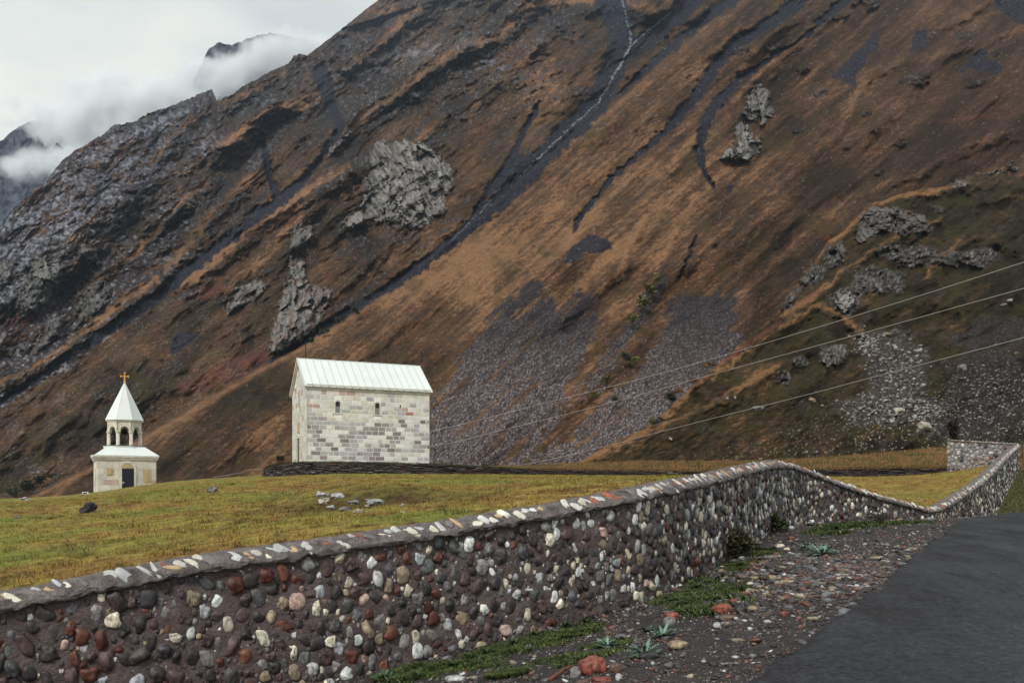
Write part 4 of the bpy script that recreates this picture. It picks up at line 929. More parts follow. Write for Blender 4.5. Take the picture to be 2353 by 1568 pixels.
def mountain_col(x, y, g, rm, kn, Y):
    lm = leftmask(x, y); s, c = rot(x, y, -20); s2, c2 = rot(x, y, -42)
    st = fbm(s / 26, c / 6.5, 251, 5, .6); st2 = fbm(s / 9, c / 3.2, 252, 3, .6); big = fbm(x / 190, y / 150, 253, 4); fl = fbm(s2 / 240, c2 / 34, 254, 4)
    tan = np.array((.190, .102, .052)); mid = np.array((.066, .036, .020)); drk = np.array((.020, .014, .009)); grn = np.array((.044, .034, .014)); mar = np.array((.031, .019, .014))
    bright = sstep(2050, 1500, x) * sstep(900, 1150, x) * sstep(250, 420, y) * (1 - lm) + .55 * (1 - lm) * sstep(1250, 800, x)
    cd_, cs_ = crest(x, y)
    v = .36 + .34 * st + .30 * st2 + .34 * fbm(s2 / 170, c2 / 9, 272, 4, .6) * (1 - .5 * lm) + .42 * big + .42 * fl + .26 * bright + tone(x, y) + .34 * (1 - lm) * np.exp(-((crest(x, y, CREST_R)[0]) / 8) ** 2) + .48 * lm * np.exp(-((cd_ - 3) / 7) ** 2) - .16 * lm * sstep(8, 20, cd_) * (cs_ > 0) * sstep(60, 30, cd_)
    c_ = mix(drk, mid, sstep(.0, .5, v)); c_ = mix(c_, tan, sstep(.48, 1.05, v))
    c_ = mix(c_, grn, sstep(.1, .6, fbm(x / 70, y / 60, 255, 4) + .2 * sstep(500, 1000, y)) * .5)
    farr = sstep(1750, 2150, x) * (1 - lm) * .55; c_ = mix(c_, mar * (1 + .9 * np.clip(v, 0, 1))[..., None], farr)
    c_ = mix(c_, (.115, .040, .030), sum(np.clip(1.3 - np.hypot((x - p[0] + (y - p[1]) * 1.2) / rx, (y - p[1] + (x - p[0]) * .12 * 1) / ry) + .4 * st, 0, 1) for p, rx, ry in REDP).clip(0, 1) * .62)
    # bright crest of the overlapping slope
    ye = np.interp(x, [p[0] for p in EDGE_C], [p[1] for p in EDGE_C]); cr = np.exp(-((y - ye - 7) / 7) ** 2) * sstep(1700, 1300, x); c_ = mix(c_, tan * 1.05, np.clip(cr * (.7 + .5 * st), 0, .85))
    # rock
    n = fbm(x / 11, y / 9, 256, 5, .65); s5, c5 = rot(x, y, 25); n = n * .6 + .7 * fbm(s5 / 14, c5 / 5, 266, 4, .65); cid, w2 = facet(x / 10 + .6 * n, y / 8, 257, 0); cid = cid + .5; w1 = 0
    rock = mix(np.array((.012, .011, .014)), (.088, .088, .096), sstep(-.25, .7, n + .35 * kn + .3 * (cid - .5))); rock = mix(rock, (.34, .34, .34), sstep(.45, 1.1, n * .9 + .4 * cid + .35 * kn + .25 * sstep(420, 150, x) - .05) * .75)
    darkzone = sstep(300, 560, x) * .8
    pal = sum(np.exp(-((rot(x - a, y - b, dg)[0] / ra) ** 2) - ((rot(x - a, y - b, dg)[1] / rb) ** 2)) for a, b, ra, rb, dg in [(150, 470, 200, 46, -32), (40, 570, 90, 50, -32), (330, 300, 110, 18, -28), (900, 230, 60, 16, -20), (820, 160, 50, 14, -10), (960, 120, 60, 14, -10), (1080, 150, 40, 10, 10), (760, 215, 40, 20, 0), (480, 330, 40, 16, -20), (1120, 140, 60, 12, 20)]).clip(0, 1)
    rock = rock * (1 - .5 * darkzone * (1 - pal))[..., None]; rock = mix(rock, (.21, .22, .25), pal * sstep(-.15, .55, n + .3 * cid) * .8)  # pale rock tinted blue for distance haze
    rock = rock * np.array((.97, .98, 1.06))
    c_ = mix(c_, rock, rm * np.clip(.85 - .30 * darkzone + .3 * n, 0, 1))
    # white rock bits
    bits = sstep(.35, .75, fbm(x / 5, y / 3.5, 258, 3, .7) + .35 * fbm(x / 60, y / 40, 267, 3)) * sstep(.15, .6, rockiness(x, y)) * lm; c_ = mix(c_, (.28, .27, .26), bits * .45)
    # slate in the gullies, fans of scree
    slate = mix(np.array((.009, .0095, .015)), (.028, .028, .036), sstep(-.4, .6, st2 + perlin(x / 3, y / 3, 259)))
    c_ = mix(c_, slate, sstep(.40, .56, g + .05 * st2))
    a = areas(x, y, DARKP, 9); c_ = mix(c_, slate * 1.15, sstep(-1, 4, a) * .95)
    sc = areas(x, y, SCREE, 16); solid = sstep(1380, 1480, x + .35 * (1060 - y) * 0); scm = sstep(-6, 4, sc + 24 * fbm(s2 / 90, c2 / 13, 260, 5, .6) + 6 * st2 - 3) * (1 - .75 * (1 - .8 * solid) * sstep(.28, .5, fbm(s2 / 120, c2 / 16, 268, 4)))
    sp = .5 + .8 * fbm(x / 3.2, y / 2.6, 261, 2, .8); sp2 = .5 + .75 * fbm(x / 4.2, y / 3.0, 262, 2, .9); low = sstep(640, 960, y)
    scc = mix(np.array((.022, .019, .021)), (.125, .100, .096), sstep(.25, .85, sp) * (.12 + .88 * low)); scc = mix(scc, (.26, .23, .225), sstep(.66, .98, sp2) * (.08 + .87 * low)); scc = mix(scc, (.016, .014, .018), sstep(.0, .5, fbm(s2 / 50, c2 / 14, 263, 4)) * .6 * (1 - .4 * low))
    c_ = mix(c_, scc, scm)
    wm = gully(x, y, [[(a, b, c * .55) for a, b, c in pl] for pl in WATER], .6); c_ = mix(c_, (.34, .36, .39), sstep(.45, 1.0, wm + .9 * fbm(x / 6, y / 6, 264, 3, .8)) * .5)
    return c_
def _spk(x, y, sc, seed):
    f1, f2, cid = worley(x / sc / 1.4, y / sc, seed); return cid * sstep(.62, .30, f1)
M_mount = mat('mountain_slope', attr='Col', rough=.95, nscale=.9, namt=.32, bump=.0, spec=.08, cscale2=.22, camt2=.12)
def add_bump_world(m, scale, dist, strength=1.0):
    nt = m.node_tree; N = nt.nodes; L = nt.links; b = N['Principled BSDF']; tc = N.new('ShaderNodeTexCoord'); n = N.new('ShaderNodeTexNoise'); n.inputs['Scale'].default_value = scale; n.inputs['Detail'].default_value = 7; n.inputs['Roughness'].default_value = .7
    L.new(tc.outputs['Object'], n.inputs[0]); bp = N.new('ShaderNodeBump'); bp.inputs['Strength'].default_value = strength; bp.inputs['Distance'].default_value = dist; L.new(n.outputs[0], bp.inputs['Height']); L.new(bp.outputs[0], b.inputs['Normal'])
add_bump_world(M_mount, .30, 1.3, .8)
def relief_sheet(name, xs, ytop, ybot, rows, Yfn, colfn, m, back=4, extra=None):
    """a slope surveyed from the road: rows from its foot to its crest, then down behind it"""
    t = np.linspace(0, 1, rows); X = np.repeat(xs[None], rows, 0); yt = ytop(xs); Yp = ybot + (yt - ybot)[None] * t[:, None]
    D, *ex = Yfn(X, Yp); C = colfn(X, Yp, *ex, D)
    V = np.stack([(X - CX) / F * D, D, ZC - (Yp - HY) / F * D], -1)
    bv = []; bc = []
    for k in range(1, back + 1):
        w = V[-1].copy(); w[:, 1] += 25 * k; w[:, 2] -= 9 * k * k; bv.append(w); bc.append(C[-1])
    V = np.concatenate([V, np.array(bv)]); C = np.concatenate([C, np.array(bc)])
    o = link(name, mesh_np(name, V.reshape(-1, 3), gridfaces(rows + back, len(xs)), C.reshape(-1, 3)), m, smooth=True); return o
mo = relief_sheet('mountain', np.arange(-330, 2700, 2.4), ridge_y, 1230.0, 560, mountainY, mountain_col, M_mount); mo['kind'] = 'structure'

# ------------------------------------------------------------------ the nearer spur at the right
SPUR = [(1180, 1085), (1290, 1080), (1335, 1058), (1400, 1020), (1478, 985), (1540, 935), (1600, 878), (1650, 835), (1700, 790), (1745, 752), (1790, 712), (1830, 655), (1868, 610), (1900, 556), (1940, 530), (1968, 498), (1998, 470), (2060, 448), (2130, 432), (2165, 430), (2200, 421), (2250, 402), (2300, 385), (2352, 352), (2500, 260), (2800, 120)]
def spur_y(x): return np.interp(x, [p[0] for p in SPUR], [p[1] for p in SPUR]) + 2.2 * fbm(x / 22, x * 0, 301, 4, .6) + 4 * np.abs(perlin(x / 13, x * 0, 302)) * -1 * sstep(1740, 1820, x) * sstep(2180, 2120, x)
TS, AS, YS = .75, -.2, 95.0
RG1 = [(1330, 1068), (1470, 1007), (1560, 962), (1635, 928), (1714, 884), (1786, 842), (1850, 800)]
SPC = [[(1380, 1050), (1470, 1006), (1560, 962), (1635, 928), (1714, 884), (1786, 842)], [(1640, 868), (1690, 828), (1757, 778), (1820, 738), (1880, 700), (1930, 722), (1985, 770)], [(1800, 728), (1860, 690), (1940, 622), (2050, 552), (2115, 520), (2200, 500)], [(2080, 455), (2200, 432), (2300, 415), (2400, 440)], [(2120, 640), (2200, 560), (2270, 540), (2352, 590)], [(1600, 880), (1560, 930), (1500, 975), (1440, 1010)]]     # low ridge in front
def spurY(x, y):
    u = (x - CX) / F; v = (HY - y) / F; q = TS + AS * u - v; Yb = TS * YS / q
    s, c = rot(x, y, -35); h = 34 * fbm(c / 120, s / 260, 310, 4) + 13 * fbm(c / 34, s / 70, 311, 4)
    d1 = np.interp(x, [p[0] for p in RG1], [p[1] for p in RG1]); h = h + 26 * sstep(10, -12, y - d1) * sstep(1980, 1860, x) + 30 * np.exp(-((x - 1990) / 90) ** 2) * sstep(1080, 800, y)
    sc_, ss_ = crest(x, y, SPC); h = h - 17 * np.exp(-(sc_ / 15) ** 2)
    kn = fbm(x / 60, y / 45, 312, 5, .6)
    rk = np.zeros(np.shape(x))
    for px, py, rx, ry, am in SPROCK: rk = np.maximum(rk, am * np.clip(1.3 - np.hypot((x - px) / rx, (y - py) / ry), 0, 1))
    rm = sstep(.38, .62, rk + .35 * kn)
    fa, e1 = facet((c + 6 * kn) / 16, s / 24, 313, 2.4); fb, e2 = facet(x / 7, y / 6, 316, 2.4)
    h = h - rm * (7 + 9 * fa + 4 * fb + 5 * ridged(x / 24, y / 14, 314, 4, .62)) + 1.2 * fbm(x / 7, y / 6, 315, 4) - 9 * ridged(x / 90 + .4 * kn, y / 50, 317, 4) * sstep(1900, 2050, x)
    return Yb + Yb / q / F * .8 * h, rm, kn, rk
SPROCK = [(2030, 505, 75, 32, 1), (1912, 585, 26, 32, 1), (1865, 635, 42, 36, .9), (1800, 690, 30, 26, .8), (1945, 685, 48, 34, 1), (2010, 640, 90, 50, .8), (2090, 590, 110, 40, .75), (2250, 590, 80, 30, .75), (1910, 815, 40, 34, .95), (1838, 830, 30, 16, .8), (1797, 862, 26, 26, .7), (2340, 375, 40, 22, .9), (2240, 395, 90, 12, .7), (1500, 965, 40, 20, .6), (2080, 520, 90, 26, .7), (2150, 480, 40, 20, .6)]
SPSCREE = [((2060, 850), 78, 90), ((2020, 940), 110, 45), ((1995, 790), 40, 30), ((2120, 940), 90, 30), ((2270, 900), 110, 120), ((2300, 760), 90, 36), ((2220, 780), 50, 20), ((2200, 980), 110, 40), ((2060, 770), 60, 16)]
def spur_col(x, y, rm, kn, rk, Y):
    s, c = rot(x, y, -18); s2, c2 = rot(x, y, -38); st = fbm(s / 24, c / 7, 321, 5, .6); st2 = fbm(s / 8, c / 3, 322, 3, .6); big = fbm(x / 150, y / 120, 323, 4)
    drk = np.array((.013, .010, .006)); mid = np.array((.044, .030, .015)); tan = np.array((.22, .115, .052)); grn = np.array((.034, .031, .012))
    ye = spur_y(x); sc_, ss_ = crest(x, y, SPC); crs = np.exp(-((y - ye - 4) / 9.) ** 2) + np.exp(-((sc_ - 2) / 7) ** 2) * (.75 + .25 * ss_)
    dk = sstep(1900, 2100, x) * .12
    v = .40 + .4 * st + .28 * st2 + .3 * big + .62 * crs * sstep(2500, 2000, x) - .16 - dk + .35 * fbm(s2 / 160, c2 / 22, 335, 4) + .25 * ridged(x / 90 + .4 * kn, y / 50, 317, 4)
    k = mix(drk, mid, sstep(.05, .55, v)); k = mix(k, tan * .85, sstep(.55, 1.1, v)); k = mix(k, grn, sstep(0, .6, fbm(x / 80, y / 50, 324, 4) + .15) * .6 * (1 - np.clip(crs, 0, 1)))
    n = .5 * fbm(x / 9, y / 8, 325, 5, .65) + .7 * fbm(x / 4.5 + y / 9, y / 12, 330, 4, .65); cid, w2 = facet(x / 7 + .5 * n, y / 5.5, 326, 0); cid = cid + .5; w1 = 0
    rock = mix(np.array((.030, .026, .027)), (.13, .12, .115), sstep(-.35, .45, n + .3 * (cid - .5))); rock = mix(rock, (.34, .32, .30), sstep(.3, .85, n + .6 * cid - .2) * .7); rock = mix(rock, (.02, .018, .018), sstep(.09, 0, w2 - w1) * .6)
    k = mix(k, rock, rm * .92)
    m = np.zeros(np.shape(x))
    for (px, py), rx, ry in SPSCREE: m = np.maximum(m, 1.2 - np.hypot((x - px) / rx, (y - py) / ry))
    m = sstep(.1, .5, m + .5 * fbm(s2 / 50, c2 / 18, 327, 5, .6)); sp = .5 + .75 * fbm(x / 5, y / 3.6, 328, 3, .75); sp2 = .5 + .8 * fbm(x / 8, y / 5, 329, 3, .75); rt = sstep(2120, 2220, x)
    sc = mix(np.array((.05, .042, .040)), (.12, .105, .10), sstep(.3, .9, sp)); sc = mix(sc * .6, (.20, .185, .17), np.maximum(sstep(.6, 1.1, sp2) * (.8 - .45 * rt), sstep(.8, 1.05, sp) * .4)); sc = sc * (1 - .35 * rt)[..., None]
    k = mix(k, sc, m * .93)
    loose = sstep(.85, 1.0, sp2) * sstep(880, 1000, y + .3 * (x - 2000)) * sstep(1350, 1800, x); k = mix(k, (.40, .37, .33), loose * .8)
    pk = sum(np.clip(1.2 - np.hypot((x - a) / ra, (y - b + (x - a) * .62) / rb) + .3 * st, 0, 1) for a, b, ra, rb in [(1690, 812, 70, 9), (1760, 760, 50, 7), (1600, 880, 30, 6), (1850, 690, 30, 8)]); k = mix(k, (.17, .055, .045), np.clip(pk, 0, 1) * .55)
    return k
so_ = relief_sheet('hillside', np.arange(1180, 2720, 2.2), spur_y, 1140.0, 330, spurY, spur_col, M_mount); so_['kind'] = 'structure'

# ------------------------------------------------------------------ rock outcrops standing out of the slopes
M_rock = mat('outcrop_rock', attr='Col', rough=.9, nscale=.5, namt=.35, spec=.2, cscale2=2.0, camt2=.3); add_bump_world(M_rock, .8, .6, .8)
def outcrop(poly, label, bulge=30, tone=1.0, warm=0.0, seed=1, dirn=62, fn=None, moss=.5, jag=1.0):
    fn = fn or (lambda a, b: mountainY(a, b)[0]); pl = [tuple(p) for p in poly]
    xs = np.arange(min(p[0] for p in pl) - 14, max(p[0] for p in pl) + 14, 1.5); ys = np.arange(min(p[1] for p in pl) - 14, max(p[1] for p in pl) + 14, 1.5)[::-1]
    X, Yp = np.meshgrid(xs, ys); nn = fbm(X / 16, Yp / 16, seed, 5, .62)
    d = inpoly(X + 8 * nn, Yp + 8 * fbm(X / 14, Yp / 14, seed + 3, 4), pl); Yb = fn(X, Yp)
    gY = np.gradient(Yb, axis=0); g = np.abs(Yb) / .4 / F * .8
    u, w = rot(X, Yp, dirn); fA, eA = facet((u + 8 * nn) / 62, (w + 8 * nn) / 30, seed + 5, 2.4); fB, eB = facet((u + 5 * nn) / 22, (w + 4 * nn) / 9, seed + 8, 2.0); fC, eC = facet(u / 7, w / 4.2, seed + 18, 2.6); rg = ridged(w / 15 + .5 * nn, u / 60, seed + 20, 4, .6); v1 = w1 = 0; vid = fB + .5; cid = fA + .5; v2 = eB; w2 = eA
    span = max(8, .35 * min(max(p[0] for p in pl) - min(p[0] for p in pl), max(p[1] for p in pl) - min(p[1] for p in pl)))
    m = sstep(-3, span, d); rim = sstep(-6, 7, d)
    h = -(bulge * m ** .6 + rim * jag * (20 * fA + 4.5 * fB + .8 * fC + 4 * rg + 2 * nn + 4)) + 22 * (1 - rim)
    D = Yb + g * h; V = np.stack([(X - CX) / F * D, D, ZC - (Yp - HY) / F * D], -1)
    n = .5 * fbm(X / 9, Yp / 9, seed + 11, 5, .68) + .75 * fbm(u / 18, w / 5, seed + 12, 4, .65); c = mix(np.array((.09, .085, .086)), (.27, .255, .245), sstep(-.55, .2, n + .25 * fB + .4 * fA)); c = mix(c, (.44, .415, .385), sstep(.15, .8, n + .25 * fB + .3 * fA))  # facet light and dark baked into the colour; diffuse light hardly shades them
    c = mix(c, (.30, .20, .165), np.clip(warm * sstep(-.2, .6, fbm(X / 22, Yp / 22, seed + 13, 3)), 0, .7)); c = mix(c, (.03, .027, .027), sstep(.14, 0, eB) * .45 * sstep(-.2, .3, nn)); c = mix(c, (.022, .02, .02), sstep(.05, 0, eA) * .6)
    c = mix(c, (.060, .042, .018), sstep(.28, .5, fbm(u / 46, w / 11, seed + 15, 4)) * moss * 1.5); c = mix(c * tone * .70, (.055, .034, .018), sstep(9, -2, d + 14 * fbm(X / 10, Yp / 7, seed + 17, 4)))
    keep = (d > -6).ravel(); fa = gridfaces(len(ys), len(xs)); fa = fa[keep[fa].all(1)]; used = np.unique(fa); re = np.full(V.shape[0] * V.shape[1], -1); re[used] = np.arange(len(used))
    o = link('rock_outcrop', mesh_np('rock_outcrop', V.reshape(-1, 3)[used], re[fa], c.reshape(-1, 3)[used]), M_rock); tag(o, label, 'rock outcrop'); return o
outcrop([(862, 322), (880, 318), (920, 320), (965, 325), (990, 340), (1030, 362), (1046, 388), (1044, 430), (1028, 450), (1030, 485), (985, 515), (960, 535), (925, 520), (905, 512), (870, 520), (840, 510), (815, 525), (775, 520), (800, 495), (830, 480), (832, 430), (828, 410), (845, 385), (846, 345)], 'largest pale grey crag with ledges, high beside the main dark gully, above the church roof', 46, .88, .2, 401, 58)
outcrop([(662, 590), (690, 582), (705, 600), (700, 640), (740, 655), (768, 660), (760, 690), (752, 720), (730, 752), (712, 775), (680, 790), (640, 812), (615, 812), (618, 780), (630, 730), (640, 690), (655, 640)], 'tall pinkish grey crag just above the white roof of the stone church', 40, .85, .75, 402, 100)
outcrop([(1722, 195), (1745, 190), (1768, 205), (1785, 228), (1782, 262), (1765, 275), (1745, 292), (1725, 280), (1702, 268), (1712, 235)], 'upper grey crag of a pair on the right of the mountain', 22, .75, .1, 403, 110)
outcrop([(1690, 278), (1722, 280), (1728, 308), (1752, 318), (1748, 350), (1720, 374), (1682, 368), (1650, 368), (1655, 350), (1680, 330), (1688, 300)], 'lower grey crag of a pair on the right of the mountain, with pale streaks', 20, .85, .1, 404, 70)
outcrop([(538, 665), (560, 650), (590, 640), (618, 648), (600, 680), (570, 700), (530, 718), (514, 738), (518, 705)], 'small speckled crag left of the tall pinkish crag', 14, .75, .2, 405, 120)
outcrop([(738, 370), (762, 335), (790, 305), (812, 295), (815, 305), (790, 330), (765, 358), (745, 378)], 'thin pale rib of rock running uphill, left of the largest crag', 12, .9, .1, 406, 40, moss=.2)
outcrop([(662, 530), (690, 502), (715, 520), (722, 548), (700, 560), (682, 580), (664, 572)], 'rounded grey knob of rock above the tall pinkish crag', 14, .62, .2, 407, 100)
outcrop([(98, 585), (130, 590), (152, 620), (130, 665), (110, 695), (80, 715), (50, 738), (35, 705), (34, 655), (62, 620), (75, 600)], 'big blue grey cliff at the far left of the mountain', 22, .62, .0, 408, 100)
outcrop([(176, 670), (215, 650), (240, 640), (262, 668), (250, 700), (215, 725), (178, 760), (174, 715)], 'dark rugged crag right of the blue grey cliff', 18, .48, .3, 409, 80)
outcrop([(105, 745), (130, 725), (152, 730), (145, 760), (120, 795), (82, 820), (72, 800)], 'dark narrow crag beside the left gully, lowest on the left slope', 14, .45, .1, 410, 100)
outcrop([(-40, 612), (0, 600), (35, 602), (42, 622), (20, 650), (0, 668), (-40, 680)], 'grey crag cut by the left edge of the picture', 12, .62, .0, 411, 60)
outcrop([(170, 570), (195, 555), (222, 572), (230, 610), (205, 625), (180, 605)], 'small grey crag above the dark rugged crag on the left', 10, .55, .0, 412, 80)
spf = lambda a, b: spurY(a, b)[0]
outcrop([(1975, 500), (1998, 472), (2040, 474), (2062, 490), (2050, 520), (2010, 545), (1975, 562), (1955, 548)], 'broken pale crag on the crest of the right-hand spur', 10, .55, .2, 413, 60, spf, .5, .6)
outcrop([(1905, 560), (1935, 550), (1948, 575), (1935, 605), (1912, 598), (1898, 580)], 'narrow streaked crag just below the crest of the right-hand spur', 8, .5, .2, 414, 90, spf, .5, .5)
outcrop([(1906, 690), (1930, 672), (1955, 668), (1982, 690), (1975, 725), (1950, 735), (1925, 712)], 'white rock face in the middle of the right-hand spur', 8, 1.0, .0, 415, 100, spf, .3, .6)
outcrop([(1888, 815), (1905, 795), (1940, 785), (1952, 805), (1940, 835), (1905, 845), (1885, 838)], 'small fluted rock face low on the right-hand spur', 7, .6, .1, 416, 95, spf, .4, .6)

outcrop([(1795, 712), (1812, 680), (1838, 640), (1862, 612), (1885, 605), (1880, 630), (1850, 660), (1822, 700)], 'dark jagged rib of rock on the edge of the spur, below its narrow streaked crag', 8, .45, .2, 417, 50, spf, .4, .6)
outcrop([(2035, 505), (2080, 486), (2125, 490), (2130, 515), (2095, 530), (2050, 535)], 'broad pinkish rubble crag right of the broken pale crag on the spur', 6, .5, .5, 418, 30, spf, .4, .5)
outcrop([(2165, 440), (2185, 424), (2240, 405), (2262, 402), (2240, 420), (2200, 436)], 'long low row of pale rocks on the upper skyline of the spur', 4, .75, .1, 419, 20, spf, .2, .5)
outcrop([(2325, 395), (2330, 372), (2360, 355), (2420, 350), (2420, 400), (2360, 400)], 'grey crag cut by the right edge of the picture', 8, .6, .1, 420, 60, spf, .3, .6)
outcrop([(1700, 770 + 34), (1730, 782), (1745, 762), (1738, 790), (1712, 812)], 'short pale ledge low on the crest of the spur', 4, .6, .3, 421, 40, spf, .2, .5)
outcrop([(2170, 570), (2210, 575), (2225, 600), (2200, 620), (2150, 610)], 'dark broken crag at the right of the spur, above the topmost cable', 6, .35, .4, 422, 20, spf, .4, .5)
# ------------------------------------------------------------------ far peaks
M_far = mat('far_rock', attr='Col', rough=.95, spec=.1)
def peak(name, line, Y0, ybot, seed, tone=1.0):
    xs = np.arange(line[0][0], line[-1][0], 2.5); yt = lambda x: np.interp(x, [p[0] for p in line], [p[1] for p in line]) + 5 * fbm(x / 20, x * 0, seed, 5, .6)
    def Yf(x, y):
        n = ridged(x / 60, y / 80, seed, 5); return Y0 + (ybot - y) * 1.2 - 60 * n, n
    def cf(x, y, n, D): return mix(np.array((.030, .036, .048)), (.085, .095, .11), sstep(-.2, .8, fbm(x / 14, y / 11, seed + 3, 5, .65) + .3 * n)) * tone
    o = relief_sheet(name, xs, yt, ybot, 130, Yf, cf, M_far, 3); o['kind'] = 'structure'
peak('far_mountain', [(-500, 470), (-300, 430), (-100, 385), (0, 324), (30, 300), (62, 282), (95, 274), (130, 292), (150, 325), (190, 380), (240, 460), (300, 560), (400, 700)], 1900, 760, 501)
peak('far_mountain', [(70, 480), (105, 400), (118, 348), (130, 330), (150, 342), (180, 362), (230, 430), (300, 520)], 1820, 620, 502)
peak('far_mountain', [(430, 420), (480, 300), (500, 226), (520, 195), (545, 168), (580, 150), (620, 135), (650, 138), (690, 150), (720, 190), (800, 330)], 1850, 420, 503, .9)
peak('far_mountain', [(340, 400), (420, 240), (462, 150), (478, 114), (500, 98), (530, 104), (580, 86), (620, 75), (652, 82), (720, 96), (790, 130), (900, 330)], 2250, 400, 504)
peak('far_mountain', [(110, 400), (183, 268), (203, 236), (219, 208), (228, 190), (238, 182), (248, 188), (254, 212), (266, 240), (300, 330)], 2500, 410, 505)
# ================================================================== loose stones
M_bould = stone_mat('boulder_stone', .55, .5, 9)
COLN = {'red': (.20, .055, .035), 'brown': (.10, .062, .048), 'grey': (.15, .145, .14), 'dark': (.022, .02, .022), 'tan': (.22, .165, .105), 'cream': (.45, .41, .33), 'pale': (.38, .38, .38), 'rust': (.13, .035, .025)}
def boulder(x, y, w, h, col, label,  flat=.62, seed=None, cat='stone', name='river_stone', fn=ZR, tilt=0, rough=.3, lo=4.5, hi=75, grp=None, m=None):
    """a stone whose foot is at frame x, y and which measures w by h there"""
    seed = seed or int(abs(x * 7 + y)) % 997; p = hit(x, y + h * .35, fn, lo, hi); k = p[1] / F
    V = lump(ICO[4][0] if w > 24 else ICO[3][0], seed, rough, 1.1) ; V = superell(V, .9); V = V + .02 * np.stack([fbm(V[:, 0] * 3 + a, V[:, 1] * 3 + V[:, 2] * 2, seed + a, 3) for a in range(3)], -1)
    V = V / np.abs(V).max(0) * np.array((w / 2 * k, w / 2 * k * .8, h / 2 * k * (1 if name == 'river_stone' else 1.35))); ct, st = math.cos(tilt), math.sin(tilt)
    V = V @ np.array([[ct, 0, st], [0, 1, 0], [-st, 0, ct]]).T
    a = rng.uniform(-.5, .5); V = V @ np.array([[math.cos(a), -math.sin(a), 0], [math.sin(a), math.cos(a), 0], [0, 0, 1]]).T
    c = np.repeat(np.array(COLN[col])[None], len(V), 0) * rng.uniform(.85, 1.15)
    o = link(name, mesh_np(name, V, ICO[4][1] if w > 24 else ICO[3][1], c), m or M_bould, smooth=True)
    z = float(fn(np.array(p[0]), np.array(p[1] + w * .15 * k))); o.location = (p[0], p[1] + w * .15 * k, z + h / 2 * k * (.62 if name == 'river_stone' else .55)); tag(o, label, cat, grp); return o
